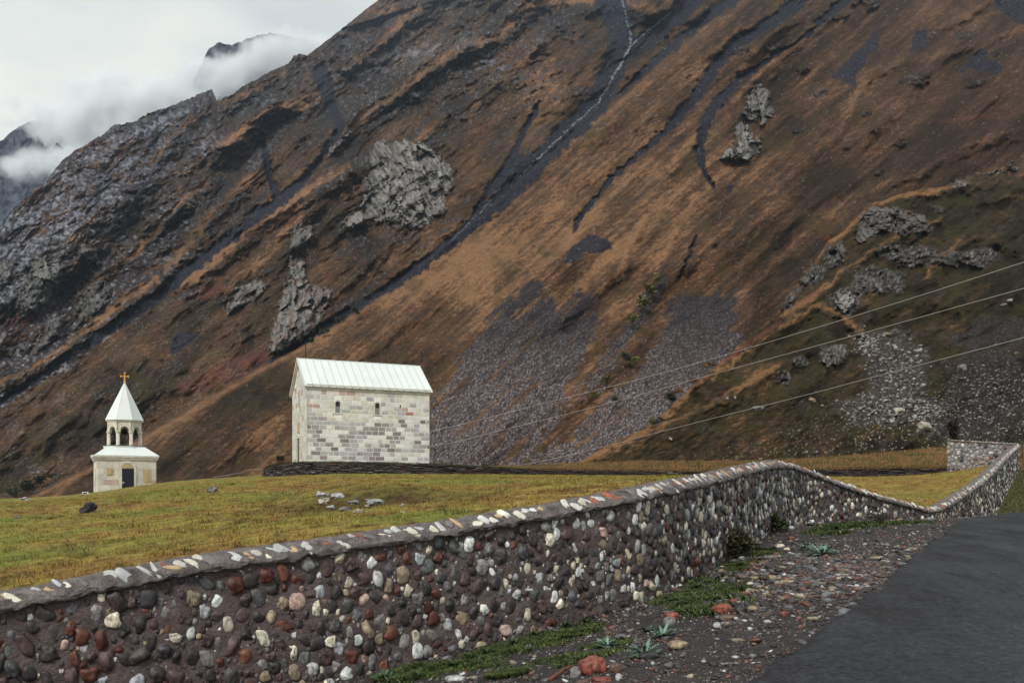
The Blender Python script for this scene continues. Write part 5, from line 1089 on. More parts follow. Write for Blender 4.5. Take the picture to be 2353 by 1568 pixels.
BL = [
    (1361, 1530, 70, 50, 'red', 'biggest rounded red boulder at the bottom of the gravel verge'),
    (1321, 1545, 29, 31, 'grey', 'grey stone touching the left side of the biggest red boulder'),
    (1415, 1534, 37, 26, 'brown', 'speckled brown stone touching the right side of the biggest red boulder'),
    (1382, 1562, 56, 18, 'rust', 'flat dark red stone in front of the biggest red boulder'),
    (1340, 1566, 34, 12, 'brown', 'flat brown stone at the bottom edge below the biggest red boulder'),
    (1421, 1556, 16, 22, 'pale', 'small blue grey slab right of the flat dark red stone'),
    (1491, 1506, 52, 22, 'dark', 'black lump of stone in front of the silvery thistle'),
    (1558, 1481, 52, 25, 'tan', 'tan wedge-shaped stone right of the silvery thistles'),
    (1539, 1429, 31, 31, 'grey', 'upright light grey stone leaning on a red one'),
    (1543, 1415, 36, 24, 'red', 'red stone behind the upright light grey stone'),
    (1503, 1441, 58, 18, 'dark', 'flat dark grey slab left of the upright light grey stone'),
    (1045, 1560, 48, 17, 'pale', 'flat pale slab near the foot of the wall at the bottom'),
    (1661, 1399, 52, 28, 'red', 'oval red boulder at the head of the pebble heap'),
    (1702, 1400, 32, 24, 'dark', 'round black stone right of the oval red boulder'),
    (1669, 1419, 38, 17, 'brown', 'oval brown stone in front of the oval red boulder'),
    (1729, 1397, 28, 15, 'tan', 'tan stone right of the round black stone'),
    (1686, 1380, 22, 14, 'rust', 'small dark red stone behind the oval red boulder'),
    (1690, 1388, 20, 14, 'dark', 'small black stone between the oval red boulder and the dark red one behind'),
    (1621, 1388, 26, 18, 'dark', 'blackish clod-like stone in the grass left of the oval red boulder'),
    (1648, 1436, 20, 16, 'pale', 'pale pebble below the oval brown stone'),
    (1665, 1432, 20, 12, 'grey', 'grey pebble just right of the pale pebble'),
    (1707, 1325, 32, 14, 'brown', 'brown flat stone at the left edge of the pebble heap'),
    (1733, 1327, 25, 10, 'tan', 'flat tan stone right of the brown flat stone'),
    (1776, 1327, 24, 15, 'tan', 'rounded tan stone in the middle of the pebble heap'),
    (1822, 1345, 26, 10, 'brown', 'brown stone in front of the dark flat stone in the pebble heap'),
    (1836, 1336, 32, 10, 'dark', 'dark flat stone in the pebble heap'),
    (1945, 1328, 42, 9, 'cream', 'broad flat cream slab near the edge of the road'),
    (2015, 1281, 32, 9, 'tan', 'flat tan slab beside the road, farther up'),
    (1770, 1301, 28, 12, 'dark', 'dark oval stone above the pebble heap'),
    (1794, 1308, 32, 11, 'dark', 'second dark oval stone, right of the first above the pebble heap'),
    (1779, 1279, 50, 8, 'grey', 'long flat grey slab at the top of the pebble heap'),
    (1754, 1258, 44, 8, 'dark', 'long dark slab behind the long flat grey slab'),
    (1792, 1254, 24, 12, 'cream', 'cream stone right of the long dark slab'),
    (1808, 1261, 16, 9, 'cream', 'small cream stone below another cream stone'),
    (1820, 1236, 19, 12, 'rust', 'small dark red stone near the wall bend'),
    (1818, 1212, 15, 12, 'pale', 'pale round stone against the wall at its bend'),
    (1858, 1339, 26, 8, 'red', 'flat red stone in the pebble heap'),
    (1724, 1340, 18, 8, 'cream', 'small cream stone left of the pebble heap'),
    (1844, 1321, 24, 9, 'pale', 'flat white stone in the pebble heap'),
    (1712, 1362, 26, 8, 'rust', 'flat dark red stone left of the pebbles below the heap'),
    (1735, 1357, 26, 8, 'tan', 'flat tan stone beside the flat dark red stone'),
    (1690, 1508 + 600 - 600 - 0, 18, 8, 'pale', 'small pale stone lying alone on the dark grit beside the road'),
    (1648, 1527 - 60, 14, 7, 'grey', 'small grey stone alone on the grit below the pebble heap'),
    (1330, 1515, 12, 6, 'brown', 'small brown stone in the grass behind the biggest red boulder'),
    (2018, 1188, 26, 6, 'dark', 'dark flat stone at the foot of the far wall'),
    (1868, 1204, 30, 9, 'dark', 'dark slab at the foot of the wall just past its bend'),
    (2135, 1190, 16, 7, 'grey', 'grey stone where the verge meets the dip in the wall'),
    (1600, 1345 + 60, 16, 9, 'brown', 'small brown stone in the grass by the wall'),
]
for b in BL: boulder(*b)
def gravel():
    it1 = []; 
    def region(n, rlo, rhi, ymin, ymax, pal, sub, flat, ok):
        out = []; 
        Yv = ymin * (ymax / ymin) ** rng.random(n); lo_ = np.interp(Yv, PATH[:, 1], PATH[:, 0]); hi_ = np.interp(Yv, _edge[:, 1], _edge[:, 0]); x = lo_ + (hi_ - lo_ + .1) * rng.random(n)
        rd = roadd(x, Yv); ws = wallside(x, Yv); keep = (rd < .02 + .10 * rng.random(len(x)) ** 3) & (ws > .02) & (np.abs(x / Yv) < .66) & ok(x, Yv, rd, ws)
        x, Yv = x[keep], Yv[keep]; z = ZR(x, Yv); rs = rlo * (rhi / rlo) ** (rng.random(len(x)) ** 1.7)
        for a, b, c, r in zip(x, Yv, z, rs):
            ang = rng.uniform(0, 3.14); ca, sa = math.cos(ang), math.sin(ang); tz = rng.normal(0, .22)
            e1 = np.array((ca, sa, tz)); e2 = np.array((-sa, ca, rng.normal(0, .15))); e1 /= np.linalg.norm(e1); e2 -= e1 * e1.dot(e2); e2 /= np.linalg.norm(e2); e3 = np.cross(e1, e2)
            f = rng.uniform(*flat); A = np.stack([e1 * r, e2 * r * rng.uniform(.5, .85), e3 * r * f], 1); out.append((np.array((a, b, c + r * f * .45)), A, pal(), int(rng.integers(14))))
        return out
    def gp():
        k = rng.random()
        if k < .40: return np.array((.035, .03, .03)) * rng.uniform(.6, 1.5)
        if k < .60: return np.array((.075, .05, .045)) * rng.uniform(.7, 1.3)
        if k < .70: return np.array((.13, .05, .035)) * rng.uniform(.7, 1.3)
        if k < .88: return np.array((.11, .11, .12)) * rng.uniform(.6, 1.4)
        if k < .955: return np.array((.24, .20, .15)) * rng.uniform(.7, 1.2)
        return np.array((.38, .38, .38)) * rng.uniform(.7, 1.2)
    def dens(base, hp):
        def ok(x, Y, rd, ws):
            g = greenness(x, Y); d = base + hp * np.exp(-((x - HC[0]) / 1.6) ** 2 - ((Y - HC[1]) / 2.4) ** 2) - .8 * sstep(.2, .7, g)
            return rng.random(len(x)) < d * (.75 + .6 * fbm(x * 1.3, Y * 1.3, 71, 3))
        return ok
    HC = hit(1830, 1320)
    s = region(90000, .006, .016, 5.5, 17, gp, 1, (.3, .7), dens(.75, .2))
    m_ = region(42000, .014, .042, 5.5, 23.5, gp, 2, (.25, .6), dens(.26, .75))
    b_ = region(26000, .035, .095, 6.0, 23.5, gp, 2, (.25, .5), dens(.02, .75))
    V1, F1, C1 = stones_mesh('a', s, 1); V2, F2, C2 = stones_mesh('b', m_ + b_, 2)
    print('gravel', len(s), len(m_), len(b_))
    tag(link('gravel', mesh_np('gravel', np.concatenate([V1, V2]), np.concatenate([F1, F2 + len(V1)]), np.concatenate([C1, C2])), M_bould, smooth=True), kind='stuff')['label'] = 'mixed pebbles and grit covering the verge between wall and road'
gravel()

# field rocks
M_lichen = stone_mat('lichen_rock', .9, 1.0, 5)
COLN.update({'pale': (.30, .30, .29), 'cream': (.36, .33, .27)})
def clump(name, cx, cy, w, h, label, n, col, fn, lo, hi, cat='rock'):
    pass
for a in [(1, 740, 1138, 34, 15, 'pale', 'pale lichen-spotted rock at the upper left of the stony mound'), (2, 774, 1140, 42, 13, 'pale', 'long pale rock on top of the stony mound'), (3, 742, 1152, 28, 14, 'cream', 'cream rock below the upper left rock of the stony mound'),
          (4, 864, 1154, 54, 17, 'pale', 'broad pale rock at the right of the stony mound'), (5, 812, 1154, 26, 10, 'grey', 'small grey rock in the middle of the stony mound'), (6, 760, 1166, 24, 10, 'pale', 'small pale rock low on the left of the stony mound'),
          (7, 822, 1174, 26, 9, 'cream', 'cream rock at the bottom of the stony mound'), (8, 792, 1169, 34, 10, 'grey', 'flat grey rock low in the middle of the stony mound'), (9, 925, 1160, 17, 7, 'pale', 'upper of two small pale rocks right of the stony mound'),
          (10, 927, 1176, 19, 4, 'cream', 'lower of two small pale rocks right of the stony mound'), (11, 844, 1163, 16, 5, 'pale', 'little pale rock near the right of the stony mound'), (12, 202, 1168, 46, 26, 'dark', 'dark mossy boulder with pale patches in the meadow below the bell tower'),
          (13, 486, 1126, 28, 14, 'grey', 'grey rock alone in the meadow between bell tower and church'), (14, 41, 1187, 17, 5, 'grey', 'flat grey stone in the meadow near the left edge'), (15, 52, 1146, 32, 8, 'pale', 'low pale rock on the skyline left of the bell tower'),
          (16, 1203, 1137, 14, 3, 'pale', 'tiny pale stone in the meadow right of the stony mound'), (17, 214, 1160, 14, 9, 'pale', 'pale fragment leaning on the dark mossy boulder'), (18, 1215, 1087, 24, 5, 'pale', 'pale flat stone at the foot of the terrace wall')]:
    boulder(a[1], a[2], a[3], a[4], a[5], a[6], fn=ZF, lo=8, hi=84, name='meadow_rock', cat='rock', rough=.9, seed=600 + a[0], m=M_lichen)
# rocks on the near spur
def hrock(x, y, w, h, col, label, seed):
    D = float(spurY(np.array([[float(x)]]), np.array([[float(y)]]))[0][0, 0]); p = P(x, y, D); k = D / F
    V = lump(ICO[3][0], seed, .7, 1.3); V = superell(V, .75); V = V / np.abs(V).max(0) * np.array((w / 2 * k, w / 2 * k, h / 2 * k))
    a = rng.normal(0, .3); V = V @ np.array([[math.cos(a), 0, math.sin(a)], [0, 1, 0], [-math.sin(a), 0, math.cos(a)]]).T
    o = link('hillside_boulder', mesh_np('hb', V, ICO[3][1], np.repeat(np.array(COLN[col])[None], len(V), 0)), M_bould); o.location = tuple(p - np.array((0, .1 * w * k, 0))); return o
for i, (x, y, w, h, c, l) in enumerate([(1738, 1040 - 101, 30, 14, 'grey', 'dark grey boulder on the open slope of the spur, under the lowest cable'), (2120, 978, 32, 22, 'cream', 'large pale boulder above the far end of the terrace wall'), (2062, 942, 26, 14, 'cream', 'pale boulder below the stone run'),
        (2048, 968, 14, 12, 'pale', 'pale boulder left of the large pale one at the terrace end'), (2098, 958, 14, 12, 'pale', 'small pale boulder just above the large pale one'), (2120, 885, 12, 10, 'pale', 'round pale boulder under the lowest cable'), (2206, 845, 24, 18, 'grey', 'grey boulder with pale sides at the right of the spur'),
        (2318, 690, 16, 8, 'pale', 'white boulder at the far right between the two upper cables'), (2300, 702, 20, 7, 'grey', 'flat grey boulder beside the white boulder at the far right'), (1865, 920, 20, 11, 'tan', 'tan boulder at the left foot of the stone run'), (2035, 768, 24, 8, 'tan', 'tan slab at the top of the stone run'),
        (2056, 800, 10, 14, 'pale', 'upright white slab in the stone run'), (2110, 805, 16, 9, 'pale', 'white slab at the right of the stone run'), (1540, 1002 + 36 - 30, 12, 6, 'pale', 'small white boulder low on the spur'), (1670, 915, 6, 8, 'pale', 'tiny white boulder on the spur ridge'),
        (1688, 913, 7, 10, 'pale', 'tiny white upright boulder on the spur ridge'), (1595 * 1, 46, 20, 12, 'pale', 'x')]):
    if l != 'x': tag(hrock(x, y, w, h, c, l, 700 + i), l, 'boulder')
def run():
    it = []
    for i in range(1500):
        if rng.random() < .55:
            (px, py), rx, ry = SPSCREE[int(rng.integers(5))]; x = px + rng.normal(0, .42) * rx; y = py + rng.normal(0, .42) * ry; sz = rng.uniform(3.5, 10)
        else: x = rng.uniform(1800, 2380); y = rng.uniform(900, 1040); sz = rng.uniform(1.5, 6.0) * (.6 + .4 * (x > 1950))
        if y < spur_y(np.array(x)) + 8: continue
        it.append((x, y, sz))
    X = np.array([[q[0] for q in it]]); Yv = np.array([[q[1] for q in it]]); D = spurY(X, Yv)[0][0]; o = []
    for (x, y, sz), d in zip(it, D):
        k = d / F; a = rng.normal(.2, .5); e1 = np.array((math.cos(a), 0, math.sin(a) * .7)); e1 /= np.linalg.norm(e1); e2 = np.array((0, 1., 0)); e3 = np.cross(e1, e2)
        r = sz / 2 * k; A = np.stack([e1 * r, e2 * r, e3 * r * rng.uniform(.35, .8)], 1); c = np.array((.25, .235, .215)) * rng.uniform(.25, 1.3) * (.55 if x > 2170 and rng.random() < .7 else 1)
        o.append((P(x, y, d) - np.array((0, .2 * r, 0)), A, c, int(rng.integers(14))))
    V, Fa, C = stones_mesh('r', o, 1); tag(link('scree_stones', mesh_np('scree_stones', V, Fa, C), M_bould), kind='stuff')['label'] = 'jumble of broken pale stones strewn down the spur'
run()

# ================================================================== plants
def leaves_mesh(name, items, m, parent=None):
    """items: base, direction, side, length, width, colour -> bent blades of two quads and a tip"""
    V = []; Fa = []; C = []
    for b, d, s, L_, w, c in items:
        k = len(V); up = np.array((0, 0, 1.)); bend = .35 * L_
        p1 = b + d * L_ * .55; p2 = b + d * L_ - up * bend * rng.uniform(.1, .8)
        V += [b - s * w * .35, b + s * w * .35, p1 + s * w * .5, p1 - s * w * .5, p2]; Fa += [(k, k + 1, k + 2), (k, k + 2, k + 3), (k + 3, k + 2, k + 4)]; C += [c] * 5
    return link(name, mesh_np(name, V, Fa, np.array(C)), m, parent)
M_leaf = mat('leaf', attr='Col', rough=.55, spec=.35, nscale=20, namt=.25)
def thistle(x, y, w, label, seed=0, col=(.17, .27, .20)):
    p = hit(x, y); k = p[1] / F; Rr = w / 2 * k; e = empty('thistle', p, label, 'plant'); it = []; st = []
    for i in range(26):
        a = i * 2.4 + seed; el = rng.uniform(.12, .85); L_ = Rr * rng.uniform(.7, 1.1); d = np.array((math.cos(a) * math.cos(el), math.sin(a) * math.cos(el), math.sin(el))); s = np.cross(d, (0, 0, 1.)); s /= np.linalg.norm(s)
        c = np.array(col) * rng.uniform(.5, 1.35); b = p + np.array((0, 0, .01)) + d * L_ * .08
        it.append((b, d, s, L_, L_ * .16, c))
        for j in range(9):
            f = .2 + .085 * j; sd = 1 if j % 2 else -1; dd = d * .55 + s * sd * .8 + np.array((0, 0, rng.uniform(-.1, .3))); dd /= np.linalg.norm(dd); q = b + d * L_ * f - np.array((0, 0, .12 * L_ * f * f)); it.append((q, dd, np.cross(dd, (0, 0, 1.)) + 1e-3, L_ * .32 * (1.15 - f), L_ * .13, c * rng.uniform(.8, 1.25)))
    leaves_mesh('leaf_rosette', it, M_leaf, e)
for x, y, w, l in [(1522, 1462, 78, 'silvery green thistle rosette below the upright light grey stone'), (1395, 1486, 66, 'leftmost silvery green thistle rosette, alone on the dark grit'), (1478, 1508, 100, 'widest silvery green thistle rosette, behind the black lump of stone'), (1888, 1276, 90, 'bright silvery thistle rosette above the pebble heap'), (880, 1560, 66, 'green thistle against the foot of the wall at the bottom edge'), (1850, 1262, 40, 'small silvery rosette left of the bright thistle above the heap')]:
    thistle(x, y, w, l, x % 7, (.17, .27, .20) if x != 880 else (.10, .17, .09))
for x, y, w in [(1600, 1350, 34), (1655, 1330, 40), (1625, 1372, 34), (1700, 1300, 34), (1230, 1462, 50), (1300, 1440, 44), (1120, 1500, 50), (1180, 1482, 46), (1040, 1530, 50), (960, 1556, 50), (1960, 1212, 30), (1920, 1215, 28), (1990, 1206, 26), (1560, 1380, 36), (1345, 1432, 40), (1078, 1512, 44), (1745, 1262, 30)]:
    thistle(x, y, w, 'low dark green leafy weed in the green strip at the foot of the wall', x % 7, (.045, .075, .022)); COL.objects[-1]
for o in list(COL.objects):
    if o.get('label', '').startswith('low dark green leafy weed'): o.name = 'leafy_weed'; o['group'] = 'leafy weeds at the foot of the wall'
def bush(x, y, w, h, label, cols, n=900, fn=None, name='bush', D=None, leaf=.06, stems=6, cat='bush'):
    """foot at frame x, y"""
    if D is None: p = hit(x, y, fn)
    else: p = P(x, y, D)
    k = p[1] / F; rx = w / 2 * k; hz = h * k; e = empty(name, p, label, cat); it = []; st = MB()
    bl = [(rng.uniform(-.6, .6), rng.uniform(-.5, .5), rng.uniform(.25, .85), rng.uniform(.28, .5)) for _ in range(9)]
    for i in range(stems):
        b = bl[i % 9]; st.tube([p + np.array((0, 0, -.05 * hz)), p + np.array((b[0] * rx * .5, b[1] * rx * .5, b[2] * hz * .5)), p + np.array((b[0] * rx, b[1] * rx, b[2] * hz))], [.03 * hz, .02 * hz, .006 * hz], 5, (.06, .04, .025))
    st.build('stems', M_twig, e)
    for i in range(n):
        b = bl[int(rng.integers(9))]; v = rng.normal(0, 1, 3); v /= np.linalg.norm(v); v *= rng.uniform(.3, 1) ** .5 * b[3]
        q = p + np.array(((b[0] + v[0]) * rx, (b[1] + v[1]) * rx, max(.0, b[2] + v[2] * .7) * hz)); d = rng.normal(0, 1, 3); d[2] = abs(d[2]) * .7; d /= np.linalg.norm(d); s = np.cross(d, rng.normal(0, 1, 3)); s /= np.linalg.norm(s)
        L_ = leaf * max(hz, rx) * rng.uniform(.7, 1.6); it.append((q, d, s, L_ * 1.6, L_, np.array(cols[int(rng.integers(len(cols)))]) * rng.uniform(.6, 1.3)))
    leaves_mesh('foliage', it, M_leaf, e)
M_twig = mat('twig', attr='Col', rough=.9)
dk = [(.035, .045, .014), (.05, .045, .02), (.07, .055, .025), (.03, .025, .015)]
bush(1692, 1282, 84, 72, 'dark leafy bush with dry stalks growing against the wall before its bend', dk, 1500, ZR, stems=12, leaf=.055)
bush(1786, 1222, 52, 46, 'dark green bush against the wall at its bend', [(.03, .045, .012), (.04, .05, .018)], 1000, ZR, stems=8)
bush(2015, 1200, 66, 24, 'low dark weeds at the foot of the wall past its bend', dk, 700, ZR, stems=5)
bush(1175, 1100, 16, 14, 'small green weed in front of the terrace wall', [(.06, .08, .02)], 160, D=62, stems=3)
bush(1604, 1074, 14, 20, 'yellow-green weed growing on the terrace wall', [(.12, .13, .03)], 160, D=70, stems=3)
bush(1740, 1172, 12, 14, 'x', dk, 10, D=30) if False else None
bush(2190, 1014, 30, 44, 'dark upright stump-like bush behind the pale end wall', [(.008, .008, .007), (.014, .012, .010)], 900, D=62, stems=6, leaf=.05)
bush(2182, 985, 18, 14, 'small dark tuft leaning left above the stump-like bush', [(.008, .008, .007)], 240, D=62.3, stems=3, leaf=.07)
bush(2310, 1016, 26, 18, 'dark shrub rising behind the pale end wall near the corner', [(.02, .022, .012)], 300, D=61, stems=3)
def onm(x, y, f=mountainY): return float(f(np.array([[float(x)]]), np.array([[float(y)]]))[0][0, 0])
gy = [(.10, .10, .02), (.07, .075, .018), (.14, .13, .03)]; dg = [(.022, .028, .012), (.03, .035, .014)]
for i, (x, y, w, h, c, l) in enumerate([(1512, 650, 26, 20, gy, 'yellow-green bush at the top of the line between the scree fans'), (1494, 678, 30, 24, gy, 'round yellow-green bush, second down the line between the scree fans'), (1478, 706, 34, 24, gy, 'bushy yellow-green shrub, third down between the scree fans'),
        (1452, 742, 26, 18, gy, 'small shrub in the middle of the line between the scree fans'), (1438, 830, 26, 20, dg, 'dark green bush low between the scree fans'), (1458, 834, 22, 16, [(.16, .17, .03)], 'brightest yellow bush low between the scree fans'), (1395, 880, 26, 18, gy, 'green shrub on the strip left of the lowest scree'),
        (1365, 918, 30, 18, gy, 'lowest green shrub on the strip between the scree fans'), (1415, 925, 26, 14, dg, 'dark shrub crossed by the upper cable'), (1212, 1062, 12, 9, [(.16, .15, .03)], 'yellow shrub behind the terrace wall'),
        (818, 722, 22, 14, dg, 'dark bush beside the lower main gully, nearest the rocks'), (780, 742, 26, 14, dg, 'dark bush on the lower main gully'), (745, 768, 24, 14, dg, 'dark bush lower down beside the main gully'), (715, 788, 18, 12, dg, 'dark bush close above the church roof'),
        (30, 1142, 34, 20, dg, 'leftmost dark green thicket behind the meadow'), (62, 1130, 36, 26, dg, 'second dark green thicket from the left behind the meadow'), (94, 1112, 34, 22, dg, 'dark green thicket nearest the bell tower'), (118, 1098, 20, 12, dg, 'small dark bush uphill of the thickets')]):
    bush(x, y, w, h, l, c, 260, D=onm(x, y) - 4, stems=3, leaf=.13)
rb = [(.20, .07, .02), (.13, .07, .025), (.09, .06, .02)]
for x, y, w, h, c, l in [(1902, 553, 18, 12, [(.24, .07, .02)], 'orange shrub on the crest of the spur'), (1540, 925, 26, 24, dg, 'dark shrub on the left flank of the spur'), (1500, 975, 26, 16, gy, 'green shrub low on the left flank of the spur'), (1590, 880, 30, 12, rb, 'reddish shrub on the edge of the spur'), (1560, 905, 30, 14, rb, 'brown shrub below the reddish shrub on the spur'),
                         (1630, 845, 40, 12, rb, 'long brown hedge-like shrub higher on the edge of the spur')]:
    D = float(spurY(np.array([[float(x)]]), np.array([[float(max(y, spur_y(np.array(float(x))) + 2))]]))[0][0, 0]); bush(x, y, w, h, l, c, 300, D=D - 1.5, stems=3, leaf=.11)

# ------------------------------------------------------------------ grass
def blades(name, X, Y, Z, hs, cols, w=.006, spread=.5, label=None):
    n = len(X); a = rng.uniform(0, 6.28, n); l = np.abs(rng.normal(0, spread, n)) * hs; b = np.stack([X, Y, Z - .01], -1); s = np.stack([np.cos(a + 1.57), np.sin(a + 1.57) * .3, 0 * a], -1); ww = (w * np.sqrt(Y / 10))[:, None] * rng.uniform(.6, 1.4, n)[:, None]
    tip = b + np.stack([np.cos(a) * l, np.sin(a) * l, hs], -1); midp = b * .45 + tip * .55 + np.stack([-np.cos(a) * l * .12, -np.sin(a) * l * .12, hs * .1], -1)
    V = np.stack([b - s * ww, b + s * ww, midp + s * ww * .8, midp - s * ww * .8, tip], 1).reshape(-1, 3); k = np.arange(n)[:, None] * 5
    Fa = np.concatenate([k + np.array([[0, 1, 2]]), k + np.array([[0, 2, 3]]), k + np.array([[3, 2, 4]])]); o = link(name, mesh_np(name, V, Fa, np.repeat(cols, 5, 0)), M_blade); tag(o, kind='stuff'); o['label'] = label; return o
def meadow():
    n = 330000; Y = 8 * (75 / 8) ** (rng.random(n) ** .8); u = rng.uniform(-.66, .66, n); X = u * Y; k = (wallside(X, Y) < -.45) & (Y < terr_y(X) - .1); X, Y = X[k], Y[k]
    cl = fbm(X * 1.6, Y * 1.6, 81, 3); k = rng.random(len(X)) < .55 + .7 * cl; X, Y, cl = X[k], Y[k], cl[k]
    c = fcol(X, Y) * rng.uniform(.8, 1.35, len(X))[:, None]; dry = rng.random(len(X)) < .12; c[dry] = np.array((.22, .155, .055)) * rng.uniform(.6, 1.3, dry.sum())[:, None]
    blades('grass', X, Y, ZF(X, Y), rng.uniform(.018, .05, len(X)) * (1 + .5 * cl) * (1 + Y / 60), c, .005, .9, 'short autumn grass of the meadow')
meadow()
def tufts():
    n = 900; Y = 8.5 * (60 / 8.5) ** rng.random(n); X = rng.uniform(-.64, .62, n) * Y; k = (wallside(X, Y) < -.6) & (Y < terr_y(X) - .5); X, Y = X[k], Y[k]; m = 34
    r = rng.uniform(.05, .22, len(X)); X2 = (X[:, None] + rng.normal(0, 1, (len(X), m)) * r[:, None]).ravel(); Y2 = (Y[:, None] + rng.normal(0, .7, (len(X), m)) * r[:, None]).ravel(); hh = np.repeat(rng.uniform(.05, .12, len(X)), m) * rng.uniform(.5, 1.2, len(X2))
    c = fcol(X2, Y2) * np.repeat(rng.uniform(.4, 1.3, len(X)), m)[:, None] * rng.uniform(.7, 1.3, len(X2))[:, None]; blades('grass_tufts', X2, Y2, ZF(X2, Y2), hh, c, .005, .8, 'longer tufts standing out of the meadow grass')
tufts()
def bank():
    n = 60000; Y = rng.uniform(26, 62, n); X = Y * rng.uniform(.5, .64, n); k = (wallside(X, Y) > .05); X, Y = X[k], Y[k]; c = mix(np.array((.05, .07, .018)), (.14, .115, .04), rng.random(len(X)) ** 1.5) * rng.uniform(.6, 1.3, len(X))[:, None]
    blades('bank_grass', X, Y, ZR(X, Y), rng.uniform(.03, .09, len(X)), c * .8, .008, .7, 'green grass on the bank right of the wall, beyond the road')
bank()
def verge():
    n = 260000; gi = rng.integers(0, len(GW), n); ga = np.array(GW)[gi]; ra_ = np.sqrt(rng.random(n)) * 1.15; th = rng.uniform(0, 6.2832, n); X = ga[:, 0] + ga[:, 2] * ra_ * np.cos(th); Y = ga[:, 1] + ga[:, 3] * ra_ * np.sin(th); g = greenness(X, Y); k = (wallside(X, Y) > .02) & (g > .30 + .75 * rng.random(n) ** 1.5) & (roadd(X, Y) < -.15) & (np.abs(X / Y) < .66); X, Y = X[k], Y[k]
    k = rng.random(len(X)) < np.clip(9.0 / Y, .2, 1); X, Y = X[k], Y[k]
    t = fbm(X * .9, Y * .9, 83, 3); c = mix(np.array((.022, .036, .010)), (.085, .115, .028), rng.random(len(X)) ** 1.5); c = mix(c, (.13, .14, .07), (rng.random(len(X)) < .15) * .8)
    print('verge', len(X)); blades('ground_cover', X, Y, ZR(X, Y), rng.uniform(.012, .07, len(X)) * (.8 + 1.2 * np.clip(t, -.3, 1)), c * np.clip(.9 + .8 * fbm(X * 5, Y * 5, 84, 3), .3, 1.6)[:, None], .010, 1.2, 'low green weeds and grass along the foot of the wall')
verge()
def terr_grass():
    n = 60000; X = rng.uniform(-22, 50, n); Y = rng.uniform(62, 92, n); k = (Y > terr_y(X) + .4) & (X > TERR[0, 0]); X, Y = X[k], Y[k]
    c = tcol(X, Y) * rng.uniform(.7, 1.5, len(X))[:, None]; hs = rng.uniform(.08, .3, len(X)) * (.4 + .6 * sstep(0, 12, X)); blades('dry_grass', X, Y, ZT(X, Y), hs, c, .01, .4, 'tall dry orange grass on the terrace and bank')
terr_grass()

# ================================================================== cables, posts, lamps
def cable(pts, label, r=.023):
    w = [P(x, y, Y) for x, y, Y in pts]; fine = []; arr = np.array([np.append(p, 0) for p in w]); c = catmull(arr, 2.0)[:, :3]
    m = MB(); m.tube(list(c), r, 6); o = m.build('power_cable', M_cable, smooth=True); tag(o, label, 'cable'); return o
M_cable = mat('cable', (.30, .285, .27), rough=.5)
cable([(2620, 515, 44), (2352, 602, 50), (2100, 683, 58), (1800, 775, 68), (1500, 862, 80), (1240, 928, 88), (985, 990, 92), (702, 1030, 94)], 'topmost of the three pale cables crossing the right-hand hillside')
cable([(2620, 590, 44), (2352, 662, 50), (2000, 760, 62), (1700, 842, 72), (1400, 925, 84), (1150, 988, 90), (985, 1025, 92), (702, 1050, 94)], 'middle of the three pale cables crossing the right-hand hillside')
cable([(2620, 700, 44), (2352, 775, 50), (2100, 841, 58), (1850, 907, 68), (1580, 975, 78), (1400, 1022, 86), (1210, 1065, 90), (1000, 1085, 86), (612, 1076, 82), (560, 1084, 81), (490, 1096, 80)], 'lowest of the three pale cables, coming down behind the terrace wall')
def post(x, y0, y1, Y, label, r=.03, name='fence_stake', col=(.03, .028, .026), cat='stake', cross=False):
    a = P(x, y1, Y); b = P(x, y0, Y); m = MB(); m.tube([a - np.array((0, 0, .4)), a * .5 + b * .5, b], [r, r * .95, r * .8], 8, col); 
    if cross: m.tube([b - np.array((.5, 0, .5)), b - np.array((-.5, 0, .5))], r * .8, 6, col)
    o = m.build(name, M_post); tag(o, label, cat); return o
M_post = mat('weathered_post', attr='Col', rough=.9)
post(702, 786, 1090, 94, 'thin dark utility pole rising behind the church roof', .07, 'utility_pole', cat='pole')
post(1327, 1090, 1114, 47, 'short stake in the meadow in front of the terrace wall, middle one of three', .018)
post(1179, 1073, 1094, 62, 'short dark stake against the terrace wall, left one of three', .022)
post(1524, 1079, 1098, 55, 'short stake in the meadow, right one of three', .018)
post(2348, 990, 1040, 58, 'tall dark stake beyond the end of the long wall', .03)
post(2288, 1000, 1022, 60, 'thin dark stake behind the pale end wall', .03)
post(2315, 992, 1022, 61, 'thin tilted stake just left of the tall dark stake', .025)
def floodlight():
    p = P(645, 1064, 64.8); e = empty('floodlight', p, 'black floodlight standing at the left end of the terrace wall, beside the church', 'floodlight')
    m = MB(); m.box(p + (-.30, -.12, .22), (.56, .1, 0), (-.04, .16, .0), (.02, -.08, .36)); h = m.build('housing', M_black, e)
    g = MB(); g.box(p + (-.25, -.135, .27), (.46, .082, 0), (-.002, .01, 0), (.016, -.064, .26)); g.build('glass', M_dark, h)
    b = MB(); b.tube([p + (-.32, -.03, .4), p + (-.30, -.02, .12), p + (.22, .08, .12), p + (.28, .06, .4)], .018); b.tube([p - (0, 0, .1), p + (0, .02, .12)], .035); b.build('bracket', M_black, e)
floodlight()
